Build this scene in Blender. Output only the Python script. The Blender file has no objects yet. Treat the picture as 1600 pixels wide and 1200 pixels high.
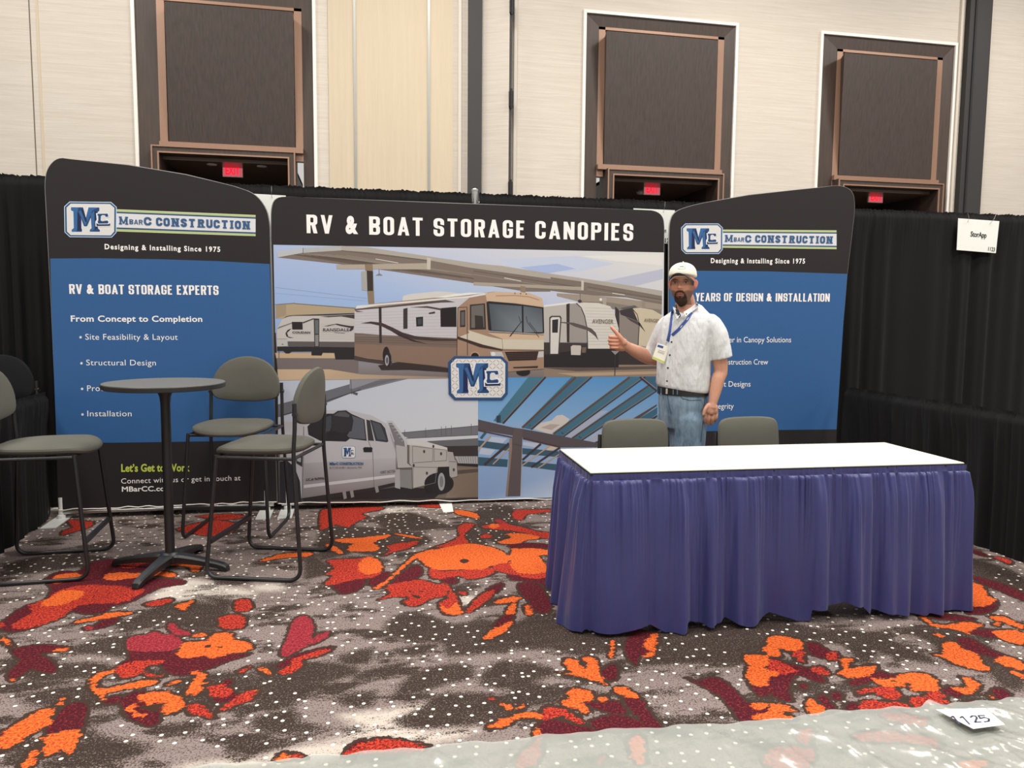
import bpy, bmesh, math, random
import numpy as np
from mathutils import Vector, Matrix, Quaternion
from mathutils.bvhtree import BVHTree
random.seed(7)
rng = np.random.default_rng(7)
SC = bpy.context.scene
COL = SC.collection

# ------------------------------------------------------------------ camera
F_PX, PITCH, ROLL, YAW, CAM_H = 1190.748, .0895, .0087, .1971, 1.4776
_cy, _sy, _cp, _sp = math.cos(YAW), math.sin(YAW), math.cos(PITCH), math.sin(PITCH)
FW = Vector((_sy*_cp, _cy*_cp, -_sp)); _r = Vector((_cy, -_sy, 0)); _u = _r.cross(FW)
RT = math.cos(ROLL)*_r + math.sin(ROLL)*_u
UP = -math.sin(ROLL)*_r + math.cos(ROLL)*_u
EYE = Vector((0, 0, CAM_H))
cd = bpy.data.cameras.new('camera'); cam = bpy.data.objects.new('camera', cd); COL.objects.link(cam)
cd.sensor_fit = 'HORIZONTAL'; cd.sensor_width = 36; cd.lens = 36*F_PX/1600; cd.clip_end = 200
cam.matrix_world = Matrix(((RT.x, UP.x, -FW.x, 0), (RT.y, UP.y, -FW.y, 0), (RT.z, UP.z, -FW.z, CAM_H), (0, 0, 0, 1)))
SC.camera = cam

# ------------------------------------------------------------------ light
SC.view_settings.view_transform = 'Standard'; SC.view_settings.look = 'None'
SC.view_settings.gamma = 1; SC.view_settings.use_curve_mapping = False
SC.view_settings.exposure = 0.0
W = bpy.data.worlds.new('hall_ambient'); SC.world = W; W.use_nodes = True
bg = W.node_tree.nodes['Background']; bg.inputs[0].default_value = (1.0, .96, .91, 1); bg.inputs[1].default_value = .62
def area(loc, sx, sy, power, col=(1, .965, .91), rot=(0, 0, 0)):
    l = bpy.data.lights.new('hall_light', 'AREA'); l.shape = 'RECTANGLE'; l.size = sx; l.size_y = sy
    l.energy = power; l.color = col
    o = bpy.data.objects.new('hall_light', l); o.location = loc; o.rotation_euler = rot; COL.objects.link(o); return o
for ax in (-4.5, 1.0, 6.5, 12):
    for ay in (-1.5, 3.2, 9.2):
        area((ax, ay, 8.7), 1.6, 1.6, 300)

# ------------------------------------------------------------------ helpers
def ray(x, y):
    return (FW + RT*((x-800)/F_PX) + UP*((600-y)/F_PX))
def onz(x, y, z=0.0):
    d = ray(x, y); return EYE + d*((z-CAM_H)/d.z)
def at(x, y, Y):
    d = ray(x, y); return EYE + d*(Y/d.y)
class Plane:
    """vertical plane through a and b (xy); off = metres towards the camera side"""
    def __init__(s, a, b):
        s.a = Vector((a[0], a[1], 0)); t = Vector((b[0]-a[0], b[1]-a[1], 0)).normalized(); s.t = t
        s.n = Vector((t.y, -t.x, 0))
    def px(s, x, y, off=0.0):
        d = ray(x, y); t = (s.a-EYE).dot(s.n)/d.dot(s.n)
        return EYE + d*t + s.n*off
def lin(c):
    r = []
    for v in c[:3]:
        v = v/255; r.append(v/12.92 if v <= .04045 else ((v+.055)/1.055)**2.4)
    return tuple(r)
def mesh_obj(name, verts, faces, mat=None, parent=None, smooth=False):
    me = bpy.data.meshes.new(name); me.from_pydata([tuple(v) for v in verts], [], faces); me.update()
    if mat: me.materials.append(mat)
    if smooth: me.shade_smooth()
    o = bpy.data.objects.new(name, me); COL.objects.link(o)
    if parent: o.parent = parent
    return o
def bm_obj(name, bm, mat=None, parent=None, smooth=False):
    bmesh.ops.recalc_face_normals(bm, faces=bm.faces)
    me = bpy.data.meshes.new(name); bm.to_mesh(me); bm.free()
    if mat: me.materials.append(mat)
    if smooth:
        me.shade_smooth()
        try: me.set_sharp_from_angle(angle=math.radians(35))
        except Exception: pass
    o = bpy.data.objects.new(name, me); COL.objects.link(o)
    if parent: o.parent = parent
    return o
def thing(name, label, cat, loc=(0, 0, 0), rz=0.0, group=None):
    o = bpy.data.objects.new(name, None); o.empty_display_size = .1; COL.objects.link(o)
    o.location = loc; o.rotation_euler = (0, 0, rz); tag(o, label, cat, group); return o
def tag(o, label=None, cat=None, group=None, kind=None):
    if label: o['label'] = label
    if cat: o['category'] = cat
    if group: o['group'] = group
    if kind: o['kind'] = kind
    return o
def copy_tree(o, parent=None):
    c = o.copy(); COL.objects.link(c)
    if parent: c.parent = parent
    for ch in list(o.children): copy_tree(ch, c)
    return c
def add_box(bm, x0, x1, y0, y1, z0, z1, bev=0.0, M=None):
    r = bmesh.ops.create_cube(bm, size=1)
    vs = r['verts']
    for v in vs:
        v.co = Vector(((x0+x1)/2+v.co.x*(x1-x0), (y0+y1)/2+v.co.y*(y1-y0), (z0+z1)/2+v.co.z*(z1-z0)))
    if bev:
        es = list({e for v in vs for e in v.link_edges})
        r = bmesh.ops.bevel(bm, geom=es, offset=bev, segments=2, affect='EDGES', profile=.6); 
        vs = list({v for f in r['faces'] for v in f.verts} | {v for v in vs if v.is_valid})
    if M: bmesh.ops.transform(bm, matrix=M, verts=[v for v in vs if v.is_valid])
def box(name, x0, x1, y0, y1, z0, z1, mat, parent=None, bev=0.0):
    bm = bmesh.new(); add_box(bm, x0, x1, y0, y1, z0, z1, bev)
    return bm_obj(name, bm, mat, parent)
def add_tube(bm, pts, r, seg=10, caps=True):
    pts = [Vector(p) for p in pts]; n = len(pts)
    if not hasattr(r, '__len__'): r = [r]*n
    rings = []; prev = None
    for i, p in enumerate(pts):
        t = (pts[min(i+1, n-1)]-pts[max(i-1, 0)]).normalized()
        if prev is None:
            a = Vector((0, 0, 1)) if abs(t.z) < .9 else Vector((1, 0, 0))
            u = t.cross(a).normalized()
        else:
            u = (prev - t*prev.dot(t)).normalized()
        prev = u; w = t.cross(u)
        rings.append([bm.verts.new(p+(u*math.cos(k*2*math.pi/seg)+w*math.sin(k*2*math.pi/seg))*r[i]) for k in range(seg)])
    for i in range(n-1):
        for k in range(seg):
            bm.faces.new((rings[i][k], rings[i][(k+1) % seg], rings[i+1][(k+1) % seg], rings[i+1][k]))
    if caps:
        bm.faces.new(rings[0][::-1]); bm.faces.new(rings[-1])
def add_rings(bm, rings, caps=True):
    rv = [[bm.verts.new(p) for p in r] for r in rings]; seg = len(rv[0])
    for i in range(len(rv)-1):
        for k in range(seg):
            bm.faces.new((rv[i][k], rv[i][(k+1) % seg], rv[i+1][(k+1) % seg], rv[i+1][k]))
    if caps:
        bm.faces.new(rv[0][::-1]); bm.faces.new(rv[-1])
def add_lathe(bm, prof, seg=32, c=(0, 0, 0)):
    c = Vector(c)
    add_rings(bm, [[c+Vector((r*math.cos(k*2*math.pi/seg), r*math.sin(k*2*math.pi/seg), z)) for k in range(seg)] for r, z in prof])
def round_path(pts, rad, n=5):
    pts = [Vector(p) for p in pts]; out = [pts[0]]
    for i in range(1, len(pts)-1):
        a, b, c = pts[i-1], pts[i], pts[i+1]
        d1 = (a-b).normalized(); d2 = (c-b).normalized()
        rr = min(rad, (a-b).length*.48, (c-b).length*.48)
        p1 = b+d1*rr; p2 = b+d2*rr
        for k in range(n+1):
            t = k/n; out.append((1-t)**2*p1+2*t*(1-t)*b+t*t*p2)
    out.append(pts[-1]); return out
def prism(name, pts_front, n, thick, mat, parent=None):
    """outline (world points, flat) extruded backwards by thick along -n"""
    m = len(pts_front); back = [p - n*thick for p in pts_front]
    faces = [list(range(m)), list(range(2*m-1, m-1, -1))]
    for i in range(m):
        j = (i+1) % m; faces.append([i, i+m, j+m, j])
    bm = bmesh.new(); vs = [bm.verts.new(p) for p in list(pts_front)+back]
    for f in faces: bm.faces.new([vs[i] for i in f])
    return bm_obj(name, bm, mat, parent)

# ------------------------------------------------------------------ materials
def new_mat(name):
    m = bpy.data.materials.new(name); m.use_nodes = True
    nt = m.node_tree; b = nt.nodes['Principled BSDF']; return m, nt, b
def N(nt, t, **kw):
    n = nt.nodes.new(t)
    for k, v in kw.items():
        if k.startswith('i_'): n.inputs[k[2:].replace('_', ' ')].default_value = v
        else: setattr(n, k, v)
    return n
def L(nt, a, b): nt.links.new(a, b)
def simple(name, col, rough=.5, metal=0.0, bump=0.0, bscale=200, var=0.0, spec=.5, sheen=0.0, stretch=None, coat=0.0):
    m, nt, b = new_mat(name)
    c = lin(col)+(1,); b.inputs['Base Color'].default_value = c
    b.inputs['Roughness'].default_value = rough; b.inputs['Metallic'].default_value = metal
    b.inputs['Specular IOR Level'].default_value = spec
    if sheen: b.inputs['Sheen Weight'].default_value = sheen
    if coat: b.inputs['Coat Weight'].default_value = coat
    tc = N(nt, 'ShaderNodeTexCoord'); mp = N(nt, 'ShaderNodeMapping'); L(nt, tc.outputs['Object'], mp.inputs[0])
    if stretch: mp.inputs['Scale'].default_value = stretch
    no = N(nt, 'ShaderNodeTexNoise'); no.inputs['Scale'].default_value = bscale; no.inputs['Detail'].default_value = 4
    L(nt, mp.outputs[0], no.inputs[0])
    if var:
        mx = N(nt, 'ShaderNodeMix', data_type='RGBA'); mx.inputs[6].default_value = tuple(v*(1-var) for v in c[:3])+(1,)
        mx.inputs[7].default_value = tuple(min(1, v*(1+var)) for v in c[:3])+(1,)
        L(nt, no.outputs[0], mx.inputs[0]); L(nt, mx.outputs[2], b.inputs['Base Color'])
    if bump:
        bp = N(nt, 'ShaderNodeBump'); bp.inputs['Strength'].default_value = bump; bp.inputs['Distance'].default_value = .002
        L(nt, no.outputs[0], bp.inputs['Height']); L(nt, bp.outputs[0], b.inputs['Normal'])
    return m
def emit(name, col, s):
    m, nt, b = new_mat(name); b.inputs['Base Color'].default_value = (0, 0, 0, 1)
    b.inputs['Emission Color'].default_value = lin(col)+(1,); b.inputs['Emission Strength'].default_value = s; return m

M_black_metal = simple('black_powder_coat', (34, 34, 35), .38, 0, .15, 900, spec=.5)
M_chair_cloth = simple('grey_woven_upholstery', (94, 93, 86), .9, 0, .6, 700, .22, .2)
M_shaded_cloth = simple('shaded_grey_upholstery', (26, 26, 28), .9, 0, .3, 700, .1, .2)  # grey chair cloth with the far-left chair's shade put into its colour
M_laminate = simple('grey_speckled_laminate', (96, 95, 90), .42, 0, .05, 350, .12, .4)
M_edge = simple('black_table_edge', (38, 37, 36), .5)
M_drape = simple('black_banjo_cloth', (17, 17, 18), .85, 0, .35, 500, .25, .25, .02)
M_silver = simple('brushed_aluminium', (190, 190, 188), .35, .9, .05, 300)
M_white_metal = simple('white_painted_steel', (215, 216, 212), .4)
M_band = simple('banner_black_print', (37, 33, 34), .6, 0, .12, 900, .05, .3)
M_blue = simple('banner_blue_print', (48, 92, 144), .55, 0, .15, 40, .03, .3)
M_piping = simple('banner_silicone_edge', (168, 166, 164), .5)
M_white = simple('sign_card_white', (236, 238, 232), .6)
M_ink = simple('black_ink', (22, 22, 24), .6)
M_bronze = simple('copper_bronze_trim', (150, 117, 97), .45, .25, .02, 50, .08)
M_wood = simple('dark_walnut_veneer', (68, 56, 49), .5, 0, .05, 6, .38, .4, stretch=(6, 6, .35))
M_wood2 = simple('smoked_walnut_panel', (68, 58, 54), .5, 0, .05, 5, .38, .4, stretch=(8, 8, .3))
M_soffit = simple('alcove_soffit', (96, 80, 66), .28, 0, 0, 6, .2, stretch=(.6, 4, 1))
M_alcove = simple('alcove_dark_lining', (48, 38, 36), .6, 0, .05, 3, .4, stretch=(3, 3, 1))
M_trimwhite = simple('white_wall_bead', (236, 230, 222), .4)
M_strip = simple('satin_metal_strip', (150, 150, 146), .4, .6)
M_bead2 = simple('cream_edge_bead', (206, 198, 186), .5)
M_column = simple('charcoal_pocket_column', (50, 48, 48), .6, 0, .02, 80, .05)
M_print_text = simple('white_print', (240, 238, 236), .6)
M_skin = None

def wall_mat(name, c1, c2, lines=True):
    m, nt, b = new_mat(name); b.inputs['Roughness'].default_value = .8
    tc = N(nt, 'ShaderNodeTexCoord'); mp = N(nt, 'ShaderNodeMapping'); L(nt, tc.outputs['Object'], mp.inputs[0])
    mp.inputs['Scale'].default_value = (.9, 1, 34) if lines else (14, 1, .6)
    no = N(nt, 'ShaderNodeTexNoise'); no.inputs['Scale'].default_value = 1.2; no.inputs['Detail'].default_value = 6; no.inputs['Roughness'].default_value = .75
    L(nt, mp.outputs[0], no.inputs[0])
    cr = N(nt, 'ShaderNodeValToRGB'); cr.color_ramp.elements[0].position = .35; cr.color_ramp.elements[1].position = .66
    cr.color_ramp.elements[0].color = lin(c1)+(1,); cr.color_ramp.elements[1].color = lin(c2)+(1,)
    L(nt, no.outputs[0], cr.inputs[0]); L(nt, cr.outputs[0], b.inputs['Base Color'])
    bp = N(nt, 'ShaderNodeBump'); bp.inputs['Strength'].default_value = .35; bp.inputs['Distance'].default_value = .01
    L(nt, no.outputs[0], bp.inputs['Height']); L(nt, bp.outputs[0], b.inputs['Normal'])
    return m
M_wall = wall_mat('linen_wallcovering', (197, 188, 176), (210, 202, 191))
M_wall_plain = wall_mat('cream_pilaster_panel', (198, 184, 160), (204, 190, 166), False)

def vcol_mat(name, rough=.62, scale=1.0):
    m, nt, b = new_mat(name); b.inputs['Roughness'].default_value = rough; b.inputs['Specular IOR Level'].default_value = .3
    a = N(nt, 'ShaderNodeAttribute'); a.attribute_name = 'Col'; L(nt, a.outputs[0], b.inputs['Base Color'])
    no = N(nt, 'ShaderNodeTexNoise'); no.inputs['Scale'].default_value = 60
    bp = N(nt, 'ShaderNodeBump'); bp.inputs['Strength'].default_value = .08; bp.inputs['Distance'].default_value = .002
    L(nt, no.outputs[0], bp.inputs['Height']); L(nt, bp.outputs[0], b.inputs['Normal'])
    return m
M_print = vcol_mat('dye_sublimated_print')

# ------------------------------------------------------------------ flat print builder
class Print:
    LS = .00022
    def __init__(s, plane, base=.0012, xf=None):
        s.pl = plane; s.base = base; s.v = []; s.f = []; s.c = []; s.cnt = {}; s.xf = xf or (lambda x, y: (x, y))
    def poly(s, pts, col, layer=1, raw=False):
        i0 = len(s.v); cols = col if isinstance(col[0], (tuple, list)) else [col]*len(pts)
        k = s.cnt[layer] = s.cnt.get(layer, 0)+1
        for p in pts:
            q = p if raw else s.xf(*p)
            s.v.append(s.pl.px(q[0], q[1], s.base+layer*s.LS+min(k, 34)*6e-6))
        s.f.append(list(range(i0, i0+len(pts)))); s.c += [tuple(k_*v for k_, v in zip((.80, .845, .90), lin(c))) for c in cols]
    def line(s, p, q, w, col, layer=2):
        d = Vector((q[0]-p[0], q[1]-p[1])); 
        if d.length < 1e-6: return
        d.normalize(); n = Vector((-d.y, d.x))*w/2
        s.poly([(p[0]+n.x, p[1]+n.y), (q[0]+n.x, q[1]+n.y), (q[0]-n.x, q[1]-n.y), (p[0]-n.x, p[1]-n.y)], col, layer)
    def path(s, pts, w, col, layer=2):
        for a, b in zip(pts, pts[1:]): s.line(a, b, w, col, layer)
    def ell(s, cx, cy, rx, ry, col, layer=2, n=18, rot=0):
        s.poly([(cx+rx*math.cos(t)*math.cos(rot)-ry*math.sin(t)*math.sin(rot), cy+rx*math.cos(t)*math.sin(rot)+ry*math.sin(t)*math.cos(rot)) for t in [k*2*math.pi/n for k in range(n)]], col, layer)
    def build(s, name, parent):
        o = mesh_obj(name, s.v, s.f, M_print, parent)
        a = o.data.color_attributes.new('Col', 'FLOAT_COLOR', 'CORNER')
        idx = np.empty(len(o.data.loops), dtype=np.int32); o.data.loops.foreach_get('vertex_index', idx)
        c = np.array(s.c)[idx]; a.data.foreach_set('color', np.hstack([c, np.ones((len(c), 1))]).astype(np.float32).ravel())
        return o
def text_geom(body, offset=0.0, spacing=1.0):
    cu = bpy.data.curves.new('t', 'FONT'); cu.body = body; cu.size = 1; cu.offset = offset; cu.space_character = spacing
    cu.resolution_u = 3
    o = bpy.data.objects.new('t', cu); COL.objects.link(o)
    dg = bpy.context.evaluated_depsgraph_get(); me = o.evaluated_get(dg).to_mesh()
    v = np.array([tuple(x.co) for x in me.vertices]); f = [tuple(p.vertices) for p in me.polygons]
    o.to_mesh_clear() if False else None
    bpy.data.objects.remove(o); bpy.data.curves.remove(cu)
    return v, f
CAPH = None
def text_on(origin, right, updir, normal, width, cap, body, mat, parent, offset=.0, spacing=1.0, name='lettering', off=.0, serif=False):
    """lay text flat: origin = left baseline point, right/updir unit vectors"""
    global CAPH
    if CAPH is None: CAPH = text_geom('H')[0][:, 1].max()
    v, f = text_geom(body, offset, spacing)
    x0, x1 = v[:, 0].min(), v[:, 0].max(); y0 = -offset
    sx = width/(x1-x0); sy = cap/(CAPH+2*offset)
    P = [origin + right*((a[0]-x0)*sx) + updir*((a[1]-y0)*sy) + normal*off for a in v]
    return tag(mesh_obj(name, P, f, mat, parent), kind='stuff')
def text_px(pl, body, a, b, cap_px, mat, parent, offset=0.0, spacing=1.0, off=.004, name='lettering'):
    A = pl.px(*a); B = pl.px(*b); T = pl.px(a[0], a[1]-cap_px)
    r = B-A; w = r.length; r.normalize(); u = Vector((0, 0, 1)); u = (u - r*u.dot(r)).normalized()
    return text_on(A, r, u, pl.n, w, (T-A).length, body, mat, parent, offset, spacing, name, off)

# ---- poster lettering: condensed heavy capitals and slab-serif capitals, built stroke by stroke
def _glyph(ch, w, t):
    """list of closed polygons in a box w wide, 1 high, stroke t"""
    out = []; h = t*.92
    def rect(x0, y0, x1, y1): out.append([(x0, y0), (x1, y0), (x1, y1), (x0, y1)])
    def seg(a, b, tt=t):
        d = Vector((b[0]-a[0], b[1]-a[1])); d.normalize(); n = Vector((-d.y, d.x))*tt/2
        out.append([(a[0]+n.x, a[1]+n.y), (b[0]+n.x, b[1]+n.y), (b[0]-n.x, b[1]-n.y), (a[0]-n.x, a[1]-n.y)])
    def diag(x0, y0, x1, y1, tt): out.append([(x0, y0), (x0+tt, y0), (x1+tt, y1), (x1, y1)])
    def bowl(x0, y0, x1, y1, a0=0.0, a1=1.0, cr=None):
        """thick rounded-rectangle ring, clockwise from top right corner; a0..a1 of it is kept"""
        cr = cr or min(x1-x0, y1-y0)*.42; ci = max(cr-t*.7, .03)
        def loop(x0, y0, x1, y1, r, ry):
            p = []
            for cx, cy, s in ((x1-r, y1-ry, 0), (x0+r, y1-ry, 1), (x0+r, y0+ry, 2), (x1-r, y0+ry, 3)):
                for k in range(6):
                    q = math.pi/2*(s+k/5); p.append((cx+r*math.cos(q), cy+ry*math.sin(q)))
            return p
        A = loop(x0, y0, x1, y1, cr, cr); B = loop(x0+t, y0+h, x1-t, y1-h, ci, ci)
        n = len(A)
        for k in range(n):
            if a0 <= k/n < a1: j = (k+1) % n; out.append([A[k], A[j], B[j], B[k]])
    if ch in 'O0': bowl(0, 0, w, 1)
    elif ch in 'CG':
        bowl(0, 0, w, 1, 0, .99)
        out[:] = [p for p in out if not (min(q[0] for q in p) > w*.55 and .36 < (p[0][1]+p[1][1])/2 < .64)]
        rect(w-t, .62, w, .80); 
        if ch == 'G': rect(w-t, .2, w, .52); rect(w*.5, .40, w, .52)
        else: rect(w-t, .2, w, .38)
    elif ch in 'BPR5D':
        if ch == 'D': rect(0, 0, t, 1); bowl(0, 0, w, 1, cr=w*.38); rect(0, 0, w*.4, h); rect(0, 1-h, w*.4, 1)
        elif ch == '5':
            rect(0, .5, t, 1); rect(0, 1-h, w*.95, 1); bowl(0, 0, w, .62); out[:] = [p for p in out if not (max(q[0] for q in p) < w*.5 and .22 < (p[0][1]+p[1][1])/2 < .5 and len(out) > 3)]
        else:
            rect(0, 0, t, 1); y = .47 if ch != 'B' else .5
            bowl(0, y-(.04 if ch == 'B' else .04), w, 1, cr=w*.36); rect(0, 1-h, w*.5, 1)
            if ch == 'B': bowl(0, 0, w, .54, cr=w*.36); rect(0, 0, w*.5, h)
            if ch == 'R': diag(w-t*1.02, 0, w*.42, .5, t*1.02)
    elif ch == 'A': diag(0, 0, w/2-t*.45, 1, t*.95); diag(w-t*.95, 0, w/2-t*.5, 1, t*.95); rect(w*.2, .2, w*.8, .2+h*.85)
    elif ch == 'V': diag(0, 1, w/2-t*.5, 0, t*.95); diag(w-t*.95, 1, w/2-t*.45, 0, t*.95)
    elif ch == 'E': rect(0, 0, t, 1); rect(0, 0, w*.9, h); rect(0, 1-h, w*.9, 1); rect(0, .46, w*.8, .46+h)
    elif ch == 'L': rect(0, 0, t, 1); rect(0, 0, w*.9, h)
    elif ch in 'I': rect(0, 0, t, 1)
    elif ch == 'T': rect(0, 1-h, w, 1); rect(w/2-t/2, 0, w/2+t/2, 1)
    elif ch == 'N': rect(0, 0, t, 1); rect(w-t, 0, w, 1); diag(0, 1, w-t*1.0, 0, t*1.0)
    elif ch == 'M': rect(0, 0, t, 1); rect(w-t, 0, w, 1); diag(0, 1, w/2-t*.4, .1, t*.9); diag(w-t*.9, 1, w/2-t*.5, .1, t*.9)
    elif ch == 'U': rect(0, .3, t, 1); rect(w-t, .3, w, 1); bowl(0, 0, w, .9); out[:] = out[:2]+[p for p in out[2:] if max(q[1] for q in p) < .75]
    elif ch == 'Y': diag(0, 1, w/2-t*.5, .4, t); diag(w-t, 1, w/2-t*.5, .4, t); rect(w/2-t/2, 0, w/2+t/2, .45)
    elif ch == 'X': diag(0, 0, w-t, 1, t); diag(w-t, 0, 0, 1, t)
    elif ch == 'S':
        bowl(0, .425, w, 1, cr=w*.42); up = [p for p in out if not (min(q[0] for q in p) > w*.45 and (p[0][1]+p[1][1])/2 < .70)]
        out[:] = []; bowl(0, 0, w, .575, cr=w*.42); out[:] = up+[p for p in out if not (max(q[0] for q in p) < w*.55 and (p[0][1]+p[1][1])/2 > .30)]
        rect(w-t, .68, w, .80); rect(0, .2, t, .32)
    elif ch == 'F': rect(0, 0, t, 1); rect(0, 1-h, w*.88, 1); rect(0, .44, w*.78, .44+h)
    elif ch == '&':
        v, f = text_geom('&', .055); x0, x1, y0, y1 = v[:, 0].min(), v[:, 0].max(), v[:, 1].min(), v[:, 1].max()
        for p in f: out.append([((v[i][0]-x0)/(x1-x0)*w, (v[i][1]-y0)/(y1-y0)) for i in p])
    return out
_WID = {'I': None, 'E': .88, 'L': .86, 'T': .95, 'M': 1.3, '&': 1.3, 'F': .85, 'A': 1.1, 'V': 1.1, 'N': 1.06}
def block_text(pl, body, a, b, cap_px, mat, parent, shf, w=.44, t=.16, gap=.12, slab=False, off=.002, name='lettering'):
    A = pl.px(*a); B = pl.px(*b); H = (pl.px(a[0], a[1]-cap_px)-A).length
    r = B-A; W = r.length; r.normalize(); u = Vector((0, 0, 1)); u = (u-r*u.dot(r)).normalized()
    x = 0; polys = []
    for ch in body:
        if ch == ' ': x += w*.62; continue
        f = _WID.get(ch, 1.0); gw = t if f is None else w*f
        sl = slab and ch in 'INTRM'; pad = t*.42 if sl else 0
        x += pad
        g = _glyph(ch, gw, t)
        for p in g: polys.append([(x+q[0], q[1]) for q in p])
        if sl:
            hs = t*.62
            for c, e in {'I': ((t/2, 0), (t/2, 1)), 'N': ((t/2, 0), (gw-t/2, 1), (t/2, 1), (gw-t/2, 0)), 'T': ((gw/2, 0),), 'R': ((t/2, 0), (gw-t/2, 0)), 'M': ((t/2, 0), (gw-t/2, 0), (t/2, 1), (gw-t/2, 1))}[ch] and [(q[0], q[1]) for q in {'I': ((t/2, 0), (t/2, 1)), 'N': ((t/2, 0), (gw-t/2, 1), (t/2, 1), (gw-t/2, 0)), 'T': ((gw/2, 0),), 'R': ((t/2, 0), (gw-t/2, 0)), 'M': ((t/2, 0), (gw-t/2, 0), (t/2, 1), (gw-t/2, 1))}[ch]]:
                y0 = 0 if e == 0 else 1-hs
                polys.append([(x+c-t*.85, y0), (x+c+t*.85, y0), (x+c+t*.85, y0+hs), (x+c-t*.85, y0+hs)])
        x += gw+gap+pad
    x -= gap; V = []; Fc = []
    for k, p in enumerate(polys):
        i0 = len(V)
        for q in p: V.append(A+r*(q[0]/x*W)+u*(q[1]*H)+pl.n*(off+k*2e-6)-shf)
        Fc.append(list(range(i0, i0+len(p))))
    return tag(mesh_obj(name, V, Fc, mat, parent), kind='stuff')

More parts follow.
